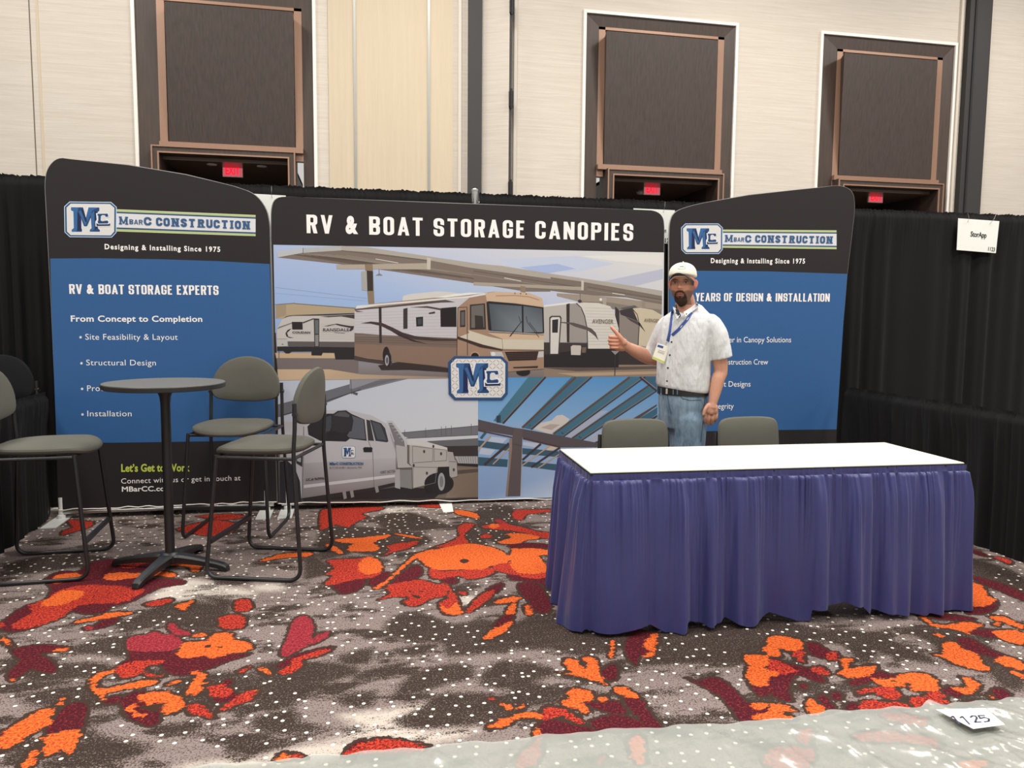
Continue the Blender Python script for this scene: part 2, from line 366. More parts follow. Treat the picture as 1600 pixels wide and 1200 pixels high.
# ------------------------------------------------------------------ SETTING: floor carpet
def S(crop, pts):
    ox, oy, sc = crop
    return [(ox+x/sc, oy+y/sc) for x, y in pts]
C1, C2, C3, C4, C5 = (0, 850, 3.4275), (400, 850, 3.4275), (800, 850, 3.4275), (1200, 850, 3.4275), (500, 780, 4.0)
BLOBS = [
 # crop 1, rosettes lower left
 ('M', C1, [(240,190),(330,145),(420,150),(470,110),(560,85),(830,80),(880,100),(700,170),(960,190),(980,215),(850,235),(700,310),(600,330),(560,365),(450,375),(360,350),(300,400),(180,450),(60,470),(0,450),(20,410),(150,325),(230,310),(280,240)]),
 ('R', C1, [(150,330),(240,300),(330,240),(520,215),(720,235),(780,240),(690,305),(560,320),(420,330),(330,395),(200,440),(80,460),(60,430),(170,370)]),
 ('O', C1, [(210,325),(260,290),(330,250),(440,250),(450,275),(400,300),(330,330),(250,335)]),
 ('O', C1, [(300,165),(400,155),(440,165),(430,185),(350,195),(320,215),(270,205)]),
 ('O', C1, [(555,165),(640,150),(800,160),(850,145),(930,155),(925,178),(800,170),(640,195),(565,190)]),
 ('O', C1, [(890,95),(950,78),(1080,90),(1090,105),(1060,150),(1020,140),(1000,120),(930,118)]),
 ('R', C1, [(620,100),(720,95),(820,85),(700,130),(640,125)]),
 ('R', C1, [(770,320),(850,300),(900,290),(930,300),(880,325),(800,335)]),
 ('O', C1, [(940,330),(1040,300),(1010,340),(985,362),(960,350)]),
 ('O', C1, [(400,415),(520,385),(620,362),(710,368),(690,380),(560,400),(420,425)]),
 ('M', C1, [(500,445),(560,405),(640,400),(600,430),(520,455)]), ('P', C1, [(450,445),(490,440),(500,455),(460,460)]),
 ('R', C1, [(1255,305),(1330,295),(1352,340),(1310,360),(1265,360)]), ('R', C1, [(1170,420),(1180,390),(1270,375),(1315,400),(1300,450),(1190,455)]),
 ('P', C1, [(675,540),(690,505),(730,490),(800,480),(830,465),(870,485),(925,485),(975,520),(960,560),(860,575),(700,572)]),
 ('P', C1, [(905,425),(925,420),(960,455),(1010,470),(1015,490),(940,485),(905,455)]),
 ('M', C1, [(690,572),(860,575),(950,570),(960,600),(1080,600),(1340,585),(1230,625),(1050,690),(940,700),(890,680),(850,640),(700,660),(630,655),(700,610)]),
 ('O', C1, [(945,580),(980,530),(1050,520),(1110,515),(1140,478),(1250,478),(1240,510),(1320,520),(1358,550),(1330,570),(1230,590),(1140,615),(1090,600),(1010,615),(955,605)]),
 ('O', C1, [(1025,495),(1065,478),(1105,480),(1095,495)]),
 ('R', C1, [(620,660),(700,630),(850,620),(880,640),(800,650),(740,700),(650,720)]),
 ('O', C1, [(475,755),(500,710),(560,680),(620,672),(600,690),(540,715),(520,750),(545,775),(640,755),(760,730),(840,730),(835,750),(720,772),(600,790),(545,810),(560,830),(540,835),(500,790)]),
 ('R', C1, [(740,670),(790,675),(830,705),(890,690),(880,712),(800,712)]),
 ('M', C1, [(560,850),(600,815),(640,815),(620,855)]), ('M', C1, [(650,830),(720,790),(800,800),(860,850),(850,920),(850,950),(800,975),(690,930),(650,860)]),
 ('O', C1, [(730,820),(790,795),(900,788),(985,840),(980,880),(920,910),(860,905),(870,870),(900,855),(830,860),(800,880),(770,850)]),
 ('O', C1, [(670,880),(730,855),(720,885),(760,905),(790,915),(760,935),(700,915)]),
 ('O', C1, [(890,750),(960,728),(970,740),(910,758)]),
 ('O', C1, [(980,800),(1020,750),(1050,710),(1020,690),(1050,680),(1110,700),(1090,735),(1125,738),(1085,755),(1080,800),(1030,808)]),
 ('R', C1, [(1115,770),(1150,755),(1210,755),(1250,795),(1180,825),(1120,815)]), ('M', C1, [(1180,750),(1225,725),(1240,735),(1225,765)]),
 ('R', C1, [(1170,885),(1230,840),(1300,795),(1370,785),(1370,820),(1300,850),(1200,890)]), ('M', C1, [(1140,825),(1260,795),(1270,830),(1180,850)]),
 ('R', C1, [(1000,860),(1060,855),(1110,880),(1150,935),(1080,920),(1010,905)]), ('R', C1, [(1275,680),(1330,655),(1335,665),(1290,690)]),
 ('O', C1, [(0,500),(30,505),(75,545),(65,558),(20,530)]), ('R', C1, [(0,425),(20,420),(10,455),(0,455)]),
 ('M', C1, [(60,570),(200,540),(300,545),(380,560),(280,580),(215,590),(270,625),(300,660),(280,690),(200,680),(160,670),(90,720),(50,715),(55,680),(110,620)]),
 ('O', C1, [(270,578),(330,555),(385,558),(340,572)]),
 ('O', C1, [(0,1020),(120,940),(180,900),(260,880),(300,895),(270,930),(280,960),(200,1000),(120,1050),(0,1115)]),
 ('R', C1, [(0,1005),(90,985),(150,930),(200,900),(150,960),(60,1030),(0,1040)]),
 ('O', C1, [(295,875),(335,818),(358,825),(345,850),(310,878)]),
 ('M', C1, [(300,930),(360,860),(460,850),(450,940),(435,985),(340,1000),(250,1015),(260,970)]),
 ('O', C1, [(235,1050),(250,1020),(350,1000),(440,990),(410,1060),(370,1130),(330,1105),(240,1140)]),
 ('O', C1, [(115,1170),(190,1095),(212,1100),(190,1160),(160,1200),(110,1200)]), ('O', C1, [(50,720),(95,718),(70,735)]),
 ('R', (0, 740, 6.667), [(700,480),(960,500),(930,560),(760,610),(640,640),(660,590),(760,560)]),
 ('R', (150, 760, 4.1), [(515,275),(640,235),(780,215),(900,240),(880,290),(760,320),(600,300)]), ('R', (150, 760, 4.1), [(640,190),(860,175),(960,195),(820,215)]),
 # crop 2
 ('P', C2, [(215,400),(250,382),(290,400),(310,450),(290,520),(260,550),(170,600),(130,590),(165,510),(185,440)]),
 ('P', C2, [(285,545),(300,510),(350,480),(390,472),(380,500)]),
 ('M', C2, [(100,660),(180,610),(260,580),(400,550),(380,570),(280,610),(190,650)]),
 ('R', C2, [(110,690),(180,650),(200,610),(300,580),(415,553),(370,590),(260,620),(250,650),(200,690)]),
 ('O', C2, [(12,665),(50,665),(90,690),(70,702),(30,690)]), ('O', C2, [(0,780),(12,795),(0,805)]),
 ('O', C2, [(20,90),(60,75),(150,50),(300,45),(270,68),(150,75),(60,90)]),
 ('R', C2, [(470,1130),(540,1070),(600,1060),(650,1040),(720,1045),(770,1050),(860,1070),(915,1080),(890,1105),(700,1120),(500,1130)]),
 ('M', C2, [(485,1105),(540,1060),(590,1050),(570,1090),(520,1120)]),
 ('O', C2, [(105,1155),(140,1120),(180,1122),(180,1155)]), ('R', C2, [(180,1155),(190,1120),(240,1130),(260,1150)]),
 ('O', C2, [(1235,985),(1290,945),(1371,920),(1371,960),(1290,985)]), ('O', C2, [(1305,855),(1371,860),(1371,890),(1330,880)]), ('R', C2, [(1245,830),(1280,825),(1285,845)]),
 ('R', C2, [(1125,360),(1180,290),(1240,250),(1290,245),(1240,290),(1170,340)]), ('M', C2, [(1240,240),(1310,210),(1325,222),(1270,262)]),
 ('O', C2, [(1280,310),(1330,292),(1371,290),(1371,312),(1300,320)]), ('M', C2, [(1270,440),(1320,390),(1371,370),(1371,420),(1300,450)]),
 ('O', C2, [(1215,510),(1260,460),(1330,430),(1371,415),(1371,440),(1300,490),(1240,512)]),
 ('R', C2, [(1085,245),(1130,262),(1125,272),(1095,265)]),
 # crop 5 cluster centre
 ('O', C5, [(610,350),(700,320),(860,285),(960,278),(1080,300),(1160,340),(1200,375),(1150,400),(1060,420),(1020,440),(900,440),(760,445),(690,430),(620,380)]),
 ('R', C5, [(690,430),(760,450),(900,440),(1080,430),(1090,460),(1020,490),(930,500),(860,480),(760,500),(690,490)]),
 ('M', C5, [(640,400),(700,440),(760,510),(830,530),(860,510),(800,460),(700,400)]),
 ('O', C5, [(1200,330),(1280,312),(1440,318),(1440,350),(1370,350),(1400,400),(1440,430),(1380,450),(1280,445),(1210,380)]),
 ('R', C5, [(1060,430),(1180,390),(1260,440),(1390,440),(1440,445),(1445,480),(1350,500),(1200,470)]),
 ('M', C5, [(1180,470),(1300,480),(1440,490),(1475,560),(1400,540),(1340,500),(1220,500)]),
 ('R', C5, [(710,300),(800,270),(870,230),(860,180),(900,150),(970,155),(930,195),(900,230),(930,270),(850,295),(760,300)]),
 ('O', C5, [(540,390),(600,340),(700,310),(720,320),(640,345),(560,400),(400,540),(350,560),(340,545),(420,500)]),
 ('M', C5, [(440,540),(500,470),(600,410),(640,450),(600,500),(500,545)]),
 ('R', C5, [(410,550),(480,520),(560,510),(640,505),(760,540),(800,580),(780,605),(700,620),(650,645),(600,670),(540,660),(510,640),(560,615),(450,610),(360,630),(440,590)]),
 ('R', C5, [(750,540),(780,520),(820,560),(860,620),(885,700),(870,720),(780,720),(740,650),(790,620),(800,580)]),
 ('O', C5, [(740,655),(800,680),(860,640),(885,700),(875,720),(790,720)]),
 ('R', C5, [(40,385),(130,375),(240,370),(320,360),(380,395),(390,450),(330,490),(230,500),(150,520),(60,540),(30,520),(80,480),(30,470),(90,430)]),
 ('O', C5, [(250,380),(330,362),(385,400),(380,455),(290,470),(240,440)]),
 ('M', C5, [(80,540),(160,500),(280,490),(270,540),(220,575),(140,592),(110,570)]), ('M', C5, [(300,510),(380,460),(440,460),(400,520),(330,545)]),
 ('O', C5, [(30,285),(90,290),(150,335),(110,340)]), ('O', C5, [(100,250),(250,240),(430,220),(425,240),(330,270),(380,300),(330,325),(190,325),(170,300),(200,275),(120,270)]),
 ('O', C5, [(450,215),(530,220),(610,235),(640,245),(560,240)]), ('R', C5, [(420,290),(530,270),(600,258),(615,275),(540,310),(460,330),(400,355),(390,345),(440,325)]),
 ('R', C5, [(60,55),(380,48),(370,70),(250,90),(300,110),(230,140),(180,175),(100,160),(30,185),(0,190),(0,90)]),
 ('M', C5, [(50,110),(200,95),(240,110),(150,130),(60,140)]),
 ('R', C5, [(600,40),(680,30),(750,35),(740,55),(650,50)]), ('O', C5, [(830,70),(900,70),(980,90),(995,120),(930,110),(860,95)]),
 ('R', C5, [(1210,70),(1330,65),(1440,65),(1440,80),(1290,95),(1270,130),(1210,120)]),
 ('R', C5, [(1000,170),(1130,150),(1200,160),(1290,180),(1360,200),(1440,210),(1440,250),(1340,230),(1230,200),(1100,190)]),
 ('O', C5, [(1110,265),(1200,235),(1150,220),(1260,212),(1370,235),(1360,250),(1290,255),(1250,275),(1150,280)]),
 ('O', C5, [(1060,155),(1120,155),(1110,180),(1070,185)]), ('R', C5, [(1000,225),(1050,215),(1080,240),(1010,245)]),
 ('M', C5, [(1190,285),(1300,275),(1440,285),(1440,305),(1200,305)]), ('P', C5, [(1090,130),(1130,125),(1180,160),(1120,150)]),
 ('M', C5, [(1240,530),(1300,525),(1380,540),(1400,580),(1440,640),(1430,710),(1350,700),(1310,640),(1260,600)]),
 ('O', C5, [(1085,640),(1150,615),(1260,615),(1220,635),(1150,645),(1100,650)]), ('R', C5, [(1275,665),(1310,660),(1330,700),(1290,715)]), ('O', C5, [(1160,700),(1190,660),(1220,655),(1215,710),(1170,720)]),
 ('R', C5, [(920,700),(980,620),(1060,570),(1100,570),(1040,640),(950,700)]), ('M', C5, [(1080,560),(1120,530),(1145,535),(1100,590)]),
 ('R', C5, [(860,575),(920,590),(900,600),(870,592)]),
 # crop 3
 ('M', C3, [(605,570),(620,510),(650,460),(720,470),(770,480),(700,545),(740,580),(680,600),(665,650),(630,620)]),
 ('O', C3, [(700,550),(740,485),(778,480),(775,540),(750,605),(700,598),(735,570)]),
 ('O', C3, [(520,600),(530,525),(550,520),(540,600)]), ('M', C3, [(480,680),(550,640),(560,720),(520,730),(490,710)]),
 ('O', C3, [(240,685),(320,690),(280,650),(285,615),(340,620),(390,670),(400,640),(370,610),(420,600),(460,625),(465,680),(500,740),(510,755),(440,735),(380,720),(300,700)]),
 ('O', C3, [(290,790),(330,772),(400,785),(440,800),(430,835),(385,850),(415,890),(390,910),(350,880),(290,875),(260,840),(300,820)]),
 ('O', C3, [(450,825),(500,815),(520,830),(480,848)]), ('O', C3, [(540,785),(580,762),(630,780),(685,820),(640,825),(580,810)]),
 ('M', C3, [(380,840),(470,850),(560,840),(620,900),(560,910),(480,890),(420,870)]),
 ('M', C3, [(600,825),(690,825),(720,880),(800,985),(760,990),(680,930),(620,870)]),
 ('M', C3, [(420,950),(520,920),(560,915),(660,940),(740,990),(560,1005),(470,1000)]),
 ('R', C3, [(170,880),(200,868),(290,885),(385,950),(340,960),(260,920),(200,945),(140,940)]), ('O', C3, [(0,920),(60,905),(150,905),(160,940),(60,930),(0,950)]),
 ('M', C3, [(140,970),(200,940),(300,960),(430,990),(430,1020),(260,1030),(150,1040)]), ('O', C3, [(120,1030),(120,990),(150,990),(150,1040)]), ('O', C3, [(30,870),(60,850),(70,870),(45,890)]),
 ('M', C3, [(40,210),(140,215),(180,270),(210,330),(190,365),(120,320),(60,270)]), ('O', C3, [(65,350),(85,325),(110,370),(90,385)]), ('O', C3, [(0,290),(20,285),(15,370),(0,375)]), ('O', C3, [(0,25),(190,30),(190,60),(110,60),(180,110),(190,150),(80,160),(0,130)]), ('M', C3, [(0,160),(190,150),(230,235),(150,210),(0,190)]),
 ('M', C3, [(930,715),(1000,735),(1060,715),(1120,725),(1200,790),(1260,850),(1371,870),(1371,950),(1240,960),(1190,900),(1120,820),(1020,760)]),
 ('O', C3, [(1260,860),(1371,850),(1371,885),(1300,900),(1371,910),(1371,945),(1280,940),(1320,900)]),
 ('O', C3, [(1245,590),(1371,600),(1371,660),(1260,645)]), ('O', C3, [(1260,660),(1371,665),(1371,760),(1270,750)]), ('M', C3, [(1280,760),(1371,760),(1371,815),(1320,810)]), ('O', C3, [(1345,545),(1371,550),(1371,580),(1345,570)]),
 # crop 4
 ('O', C4, [(0,500),(60,492),(170,510),(185,560),(120,580),(60,560),(70,600),(0,590)]), ('R', C4, [(120,560),(185,560),(195,630),(150,620)]),
 ('M', C4, [(210,530),(260,530),(320,570),(380,590),(370,620),(300,610),(250,600),(215,570)]), ('R', C4, [(310,590),(370,580),(378,612),(330,625)]),
 ('M', C4, [(0,610),(100,640),(180,655),(260,690),(310,735),(260,735),(170,700),(130,720),(110,790),(130,840),(60,830),(0,770)]),
 ('R', C4, [(0,610),(110,650),(160,690),(60,700),(0,690)]), ('O', C4, [(0,680),(60,680),(50,705),(0,705)]),
 ('R', C4, [(230,665),(290,655),(330,690),(310,705),(260,690)]), ('O', C4, [(370,690),(400,670),(390,625),(420,612),(470,620),(430,640),(440,665),(580,645),(570,690),(500,715),(420,718)]),
 ('M', C4, [(580,680),(650,700),(720,700),(560,735),(480,755),(430,740)]), ('O', C4, [(550,720),(620,720),(740,755),(700,765),(600,755)]),
 ('O', C4, [(645,715),(790,690),(880,705),(915,755),(900,790),(830,785),(760,780),(760,750),(700,740)]), ('R', C4, [(840,790),(910,780),(950,820),(860,825)]),
 ('M', C4, [(160,765),(185,742),(210,760),(190,782)]), ('M', C4, [(340,810),(365,792),(400,810),(380,835),(350,830)]),
 ('M', C4, [(270,830),(295,805),(330,840),(360,885),(330,895),(300,870)]), ('O', C4, [(205,850),(225,825),(310,880),(300,905),(230,915),(210,900)]),
 ('O', C4, [(0,860),(60,855),(150,890),(60,905),(160,935),(0,940)]), ('M', C4, [(415,870),(440,850),(490,860),(490,885),(420,888)]),
 ('R', C4, [(475,800),(520,770),(590,775),(650,760),(690,780),(720,835),(640,830),(560,795),(490,812)]),
 ('R', C4, [(490,850),(560,840),(740,855),(760,880),(500,890)]), ('R', C4, [(760,820),(860,825),(950,835),(990,865),(880,855),(780,880)]),
 ('O', C4, [(930,545),(960,520),(1010,525),(1050,560),(1100,580),(1140,610),(1150,640),(1190,665),(1160,680),(1080,665),(990,640),(940,610),(880,590),(935,585)]),
 ('R', C4, [(940,590),(1020,600),(1030,640),(980,635)]), ('M', C4, [(1010,510),(1060,500),(1130,530),(1200,570),(1260,595),(1210,610),(1100,575),(1050,555)]),
 ('O', C4, [(1205,620),(1270,595),(1371,640),(1371,680),(1300,660),(1240,645)]), ('O', C4, [(1280,670),(1371,700),(1371,725),(1310,695)]),
 ('O', C4, [(1070,270),(1150,270),(1225,300),(1160,335),(1070,330)]), ('M', C4, [(1070,335),(1160,330),(1230,310),(1190,365),(1070,375)]), ('M', C4, [(1090,170),(1180,190),(1290,225),(1371,270),(1371,305),(1250,255),(1130,205)]),
 ('O', C4, [(805,385),(840,378),(880,425),(970,430),(1060,415),(1150,430),(1110,450),(1080,480),(1000,460),(880,440)]), ('M', C4, [(860,370),(1000,380),(1110,400),(1050,410),(900,400)]), ('M', C4, [(1080,470),(1180,455),(1240,500),(1150,495)]),
 ('O', C4, [(1190,385),(1260,385),(1330,420),(1371,430),(1371,460),(1290,430),(1200,400)]), ('O', C4, [(1200,470),(1280,458),(1371,475),(1371,540),(1290,525),(1230,500)]), ('O', C4, [(1205,425),(1245,420),(1240,438),(1210,438)]),
 ('O', C4, [(885,480),(945,490),(940,505),(905,495)]), ('M', C4, [(1080,20),(1130,40),(1180,65),(1150,65),(1080,40)]), ('R', C4, [(1190,65),(1270,75),(1310,95),(1290,110),(1230,80)]),
 ('M', C4, [(945,775),(1000,765),(1050,800),(1020,820),(950,800)]), ('O', C4, [(970,760),(1040,770),(1060,740),(1030,712),(1090,720),(1140,760),(1110,790),(1050,805)]), ('O', C4, [(1180,805),(1230,825),(1200,835)]), ('M', C4, [(1200,780),(1250,775),(1295,800),(1280,830),(1220,825)]), ('M', C4, [(1000,860),(1100,840),(1160,845),(1060,865)]),
 # seen through the plastic
 ('R', C3, [(20,1150),(120,1060),(160,1080),(130,1180),(40,1200)]), ('O', C3, [(620,1050),(700,1030),(710,1180),(650,1150)]), ('R', C3, [(440,1150),(500,1135),(490,1175),(450,1175)]),
 ('R', C4, [(460,1020),(600,1000),(700,1010),(900,1040),(920,1090),(800,1070),(700,1060),(500,1060)]), ('O', C4, [(1030,1150),(1180,1165),(1160,1200),(1040,1200)]), ('R', C4, [(0,1100),(240,1090),(200,1200),(0,1200)]), ('R', C4, [(160,1000),(240,985),(220,1080),(170,1060)]), ('R', C4, [(620,900),(850,930),(830,980),(640,940)]),
]
HOLES = [(C1,[(1095,545),(1125,538),(1130,552),(1100,556)]),(C1,[(1150,548),(1200,548),(1180,558)]),(C5,[(870,385),(900,372),(935,385),(900,402)]),(C5,[(550,568),(580,575),(560,582)]),(C5,[(600,570),(650,575),(640,582)]),(C5,[(575,595),(630,610),(620,622),(580,608)]),(C4,[(990,590),(1020,630),(1000,615)]),(C1,[(720,868),(780,868),(890,848),(850,875),(840,905),(790,890)])]
DARKS = [(C1,[(370,560),(520,510),(660,490),(700,470),(690,600),(560,590),(400,585)]),(C1,[(100,700),(330,640),(560,640),(600,690),(400,720),(200,740)]),(C1,[(130,820),(300,770),(500,760),(560,830),(620,870),(500,890),(350,880),(180,860)]),
 (C1,[(460,960),(520,1020),(800,1090),(640,1160),(500,1200),(200,1200),(300,1140),(430,1060)]),(C1,[(600,430),(700,400),(850,330),(1100,290),(1240,300),(1180,430),(1100,500),(900,420),(700,470)]),(C1,[(930,730),(1150,690),(1371,700),(1371,800),(1250,790),(1150,900),(1000,840)]),
 (C1,[(0,120),(250,60),(500,60),(620,90),(300,140),(100,160)]),(C2,[(690,450),(740,390),(860,360),(1060,430),(1200,400),(1371,450),(1371,570),(1250,580),(1030,600),(1000,530),(830,520),(720,490)]),(C2,[(730,570),(980,530),(900,590),(800,595)]),
 (C2,[(830,700),(1000,650),(1140,650),(1160,720),(1050,740),(800,810),(750,800)]),(C2,[(720,950),(880,880),(1000,800),(1371,820),(1371,940),(1150,960),(950,985),(800,985)]),(C2,[(0,640),(250,640),(470,640),(560,690),(400,740),(200,860),(0,880)]),
 (C2,[(0,930),(200,880),(230,950),(380,990),(150,1020),(0,990)]),(C2,[(1190,730),(1280,640),(1371,630),(1371,770),(1250,760)]),(C2,[(150,30),(260,60),(260,190),(420,130),(330,70),(640,70),(700,100)]),
 (C3,[(0,640),(200,660),(210,700),(110,740),(250,770),(280,830),(100,870),(0,860)]),(C3,[(0,430),(260,360),(620,470),(600,560),(350,600),(200,560),(0,560)]),(C3,[(760,480),(1371,400),(1371,560),(1250,640),(950,640),(700,650),(680,620),(790,560)]),
 (C3,[(700,850),(800,920),(1000,940),(1190,960),(900,990),(760,960)]),(C4,[(0,400),(250,450),(420,480),(560,540),(580,600),(500,650),(430,560),(300,520),(0,490)]),(C4,[(280,470),(380,450),(560,480),(700,530),(860,600),(900,640),(700,610),(540,560),(400,530)]),
 (C4,[(690,450),(900,450),(1080,480),(1260,600),(1371,620),(1371,780),(1250,760),(1180,690),(960,640),(860,520)]),(C4,[(1080,80),(1250,120),(1371,180),(1371,250),(1150,200),(1080,150)]),(C5,[(0,190),(200,170),(500,190),(640,220),(700,260),(600,300),(380,360),(200,330),(0,380)]),
 (C5,[(340,110),(560,80),(800,160),(950,150),(1000,200),(1050,280),(900,280),(860,180),(600,200),(400,180)]),(C5,[(980,60),(1200,40),(1240,140),(1330,230),(1150,290),(1050,250),(960,140)]),(C2,[(450,600),(620,560),(600,640),(470,640)]),(C2,[(420,820),(640,790),(600,870),(480,860)]),(C2,[(520,700),(700,650),(840,630),(700,700),(560,730)])]
BRIGHTS = [(C1,[(950,200),(1050,190),(1250,230),(1371,260),(1300,290),(1100,290),(1150,320),(1000,300),(880,310),(800,290)]),(C2,[(0,220),(160,215),(130,250),(0,250)]),(C2,[(450,920),(700,890),(900,860),(760,940),(900,1000),(1180,1000),(900,1080),(600,1040),(380,1060),(560,980)]),(C1,[(1000,1180),(1371,1150),(1371,1200),(1000,1200)]),(C2,[(0,1160),(250,1080),(420,1060),(560,1060),(470,1130),(250,1170)]),(C5,[(860,600),(960,610),(1000,640),(920,680),(870,640)]),(C5,[(400,60),(600,50),(760,60),(600,80),(420,85)])]

def make_floor():
    m, nt, b = new_mat('floral_axminster_carpet'); b.inputs['Roughness'].default_value = .95; b.inputs['Specular IOR Level'].default_value = .1
    def att(n):
        a = N(nt, 'ShaderNodeAttribute'); a.attribute_name = n; return a.outputs['Fac']
    tc = N(nt, 'ShaderNodeTexCoord')
    def noise(scale, det=2, rough=.5, stretch=None):
        n = N(nt, 'ShaderNodeTexNoise'); n.inputs['Scale'].default_value = scale; n.inputs['Detail'].default_value = det; n.inputs['Roughness'].default_value = rough
        if stretch:
            mp = N(nt, 'ShaderNodeMapping'); mp.inputs['Scale'].default_value = stretch; L(nt, tc.outputs['Object'], mp.inputs[0]); L(nt, mp.outputs[0], n.inputs[0])
        else: L(nt, tc.outputs['Object'], n.inputs[0])
        return n.outputs[0]
    def math_(op, a, bb, clamp=False):
        n = N(nt, 'ShaderNodeMath', operation=op); n.use_clamp = clamp
        for i, v in enumerate((a, bb)):
            if isinstance(v, (int, float)): n.inputs[i].default_value = v
            else: L(nt, v, n.inputs[i])
        return n.outputs[0]
    def step(v, lo, hi):
        n = N(nt, 'ShaderNodeMapRange'); n.inputs[1].default_value = lo; n.inputs[2].default_value = hi; L(nt, v, n.inputs[0]); return n.outputs[0]
    def mix(f, a, bb):
        n = N(nt, 'ShaderNodeMix', data_type='RGBA')
        if isinstance(f, (int, float)): n.inputs[0].default_value = f
        else: L(nt, f, n.inputs[0])
        for i, v in ((6, a), (7, bb)):
            if isinstance(v, tuple): n.inputs[i].default_value = v+(1,)
            else: L(nt, v, n.inputs[i])
        return n.outputs[2]
    grain = noise(130, 4, .8); grain2 = noise(95, 5, .85)
    streak = noise(1.0, 3, .6, (3, 26, 1))
    # ground: taupe / brown / pale, each broken by tufts
    edge = noise(38, 2)
    blotch = math_('MULTIPLY', math_('SUBTRACT', noise(3.2, 5, .62, (1, 2.2, 1)), .56), .5)
    D = math_('ADD', math_('MAXIMUM', att('dark'), blotch), math_('MULTIPLY', math_('SUBTRACT', edge, .5), .035))
    B = math_('ADD', att('bright'), math_('MULTIPLY', math_('SUBTRACT', edge, .5), .05))
    def rng_(v, a, b2, lo, hi):
        n = N(nt, 'ShaderNodeMapRange'); n.inputs[1].default_value = a; n.inputs[2].default_value = b2; n.inputs[3].default_value = lo; n.inputs[4].default_value = hi; L(nt, v, n.inputs[0]); return n.outputs[0]
    thr = rng_(D, -.030, .020, .455, .585)
    thr = math_('SUBTRACT', thr, rng_(B, -.04, .03, 0.0, .06))
    thr = math_('SUBTRACT', thr, math_('MULTIPLY', math_('SUBTRACT', streak, .5), .10))
    lightm = step(math_('SUBTRACT', grain, thr), -.025, .025)
    g_dark = step(grain, .58, .64)
    lightc = mix(rng_(B, -.03, .03, 0.0, 1.0), lin((134, 121, 117)), lin((186, 176, 166)))
    lightc = mix(rng_(D, -.02, .02, 0.0, .30), lightc, lin((112, 100, 94)))
    col = mix(lightm, mix(rng_(D, -.03, .02, 0.0, 1.0), lin((66, 55, 50)), lin((54, 44, 39))), lightc)
    # woven dots
    vo = N(nt, 'ShaderNodeTexVoronoi'); vo.voronoi_dimensions = '2D'; vo.inputs['Scale'].default_value = 13.5; vo.inputs['Randomness'].default_value = .8; L(nt, tc.outputs['Object'], vo.inputs[0])
    big = noise(1.8, 2)
    dot = math_('LESS_THAN', vo.outputs['Distance'], .10)
    dot = math_('MULTIPLY', dot, math_('GREATER_THAN', big, .42))
    col = mix(dot, col, lin((240, 232, 218)))
    # flowers
    fe = noise(42, 4, .65); pert = math_('MULTIPLY', math_('SUBTRACT', fe, .5), .045)
    pert2 = math_('ADD', pert, math_('MULTIPLY', math_('SUBTRACT', noise(11, 5, .75, (1, 2.4, 1)), .53), .075))
    def layer(col, name, a, bcol, thr):
        sd = math_('ADD', att(name), pert if name in ('fM', 'fP') else pert2)
        mk = step(sd, -.001, .001)
        sp = step(grain2, thr, thr+.07)
        return mix(mk, col, mix(sp, lin(a), lin(bcol))), sd
    anysd = math_('ADD', att('flower'), pert)
    col = mix(step(anysd, -.017, -.014), col, mix(g_dark, lin((58, 44, 38)), lin((92, 78, 70))))
    warm = streak
    col, _ = layer(col, 'fM', (66, 22, 32), (140, 50, 44), .53)
    col, _ = layer(col, 'fP', (112, 30, 44), (176, 66, 66), .50)
    col, _ = layer(col, 'fR', (84, 24, 32), (204, 66, 42), .47)
    col, _ = layer(col, 'fO', (158, 52, 32), (220, 108, 46), .455)
    hole = step(att('hole'), -.001, .001)
    col = mix(hole, col, lin((60, 42, 34)))
    L(nt, col, b.inputs['Base Color'])
    bp = N(nt, 'ShaderNodeBump'); bp.inputs['Strength'].default_value = .5; bp.inputs['Distance'].default_value = .004
    L(nt, grain, bp.inputs['Height']); L(nt, bp.outputs[0], b.inputs['Normal'])
    # mesh: fine in the booth, coarse beyond
    xs = np.concatenate([np.linspace(-12, -3.2, 20), np.arange(-3.1, 4.9, .0135), np.linspace(5, 18, 26)])
    ys = np.concatenate([np.linspace(-7, 1.3, 16), np.arange(1.4, 6.2, .0135), np.linspace(6.3, 16, 22)])
    nx, ny = len(xs), len(ys); X, Y = np.meshgrid(xs, ys)
    V = np.stack([X.ravel(), Y.ravel(), np.zeros(nx*ny)], 1)
    i = np.arange(nx*ny).reshape(ny, nx)
    Fq = np.stack([i[:-1, :-1], i[:-1, 1:], i[1:, 1:], i[1:, :-1]], -1).reshape(-1, 4)
    me = bpy.data.meshes.new('floor'); me.vertices.add(len(V)); me.vertices.foreach_set('co', V.astype(np.float32).ravel())
    me.loops.add(Fq.size); me.loops.foreach_set('vertex_index', Fq.astype(np.int32).ravel())
    me.polygons.add(len(Fq)); me.polygons.foreach_set('loop_start', np.arange(0, Fq.size, 4, dtype=np.int32))
    me.update(calc_edges=True); me.materials.append(m)
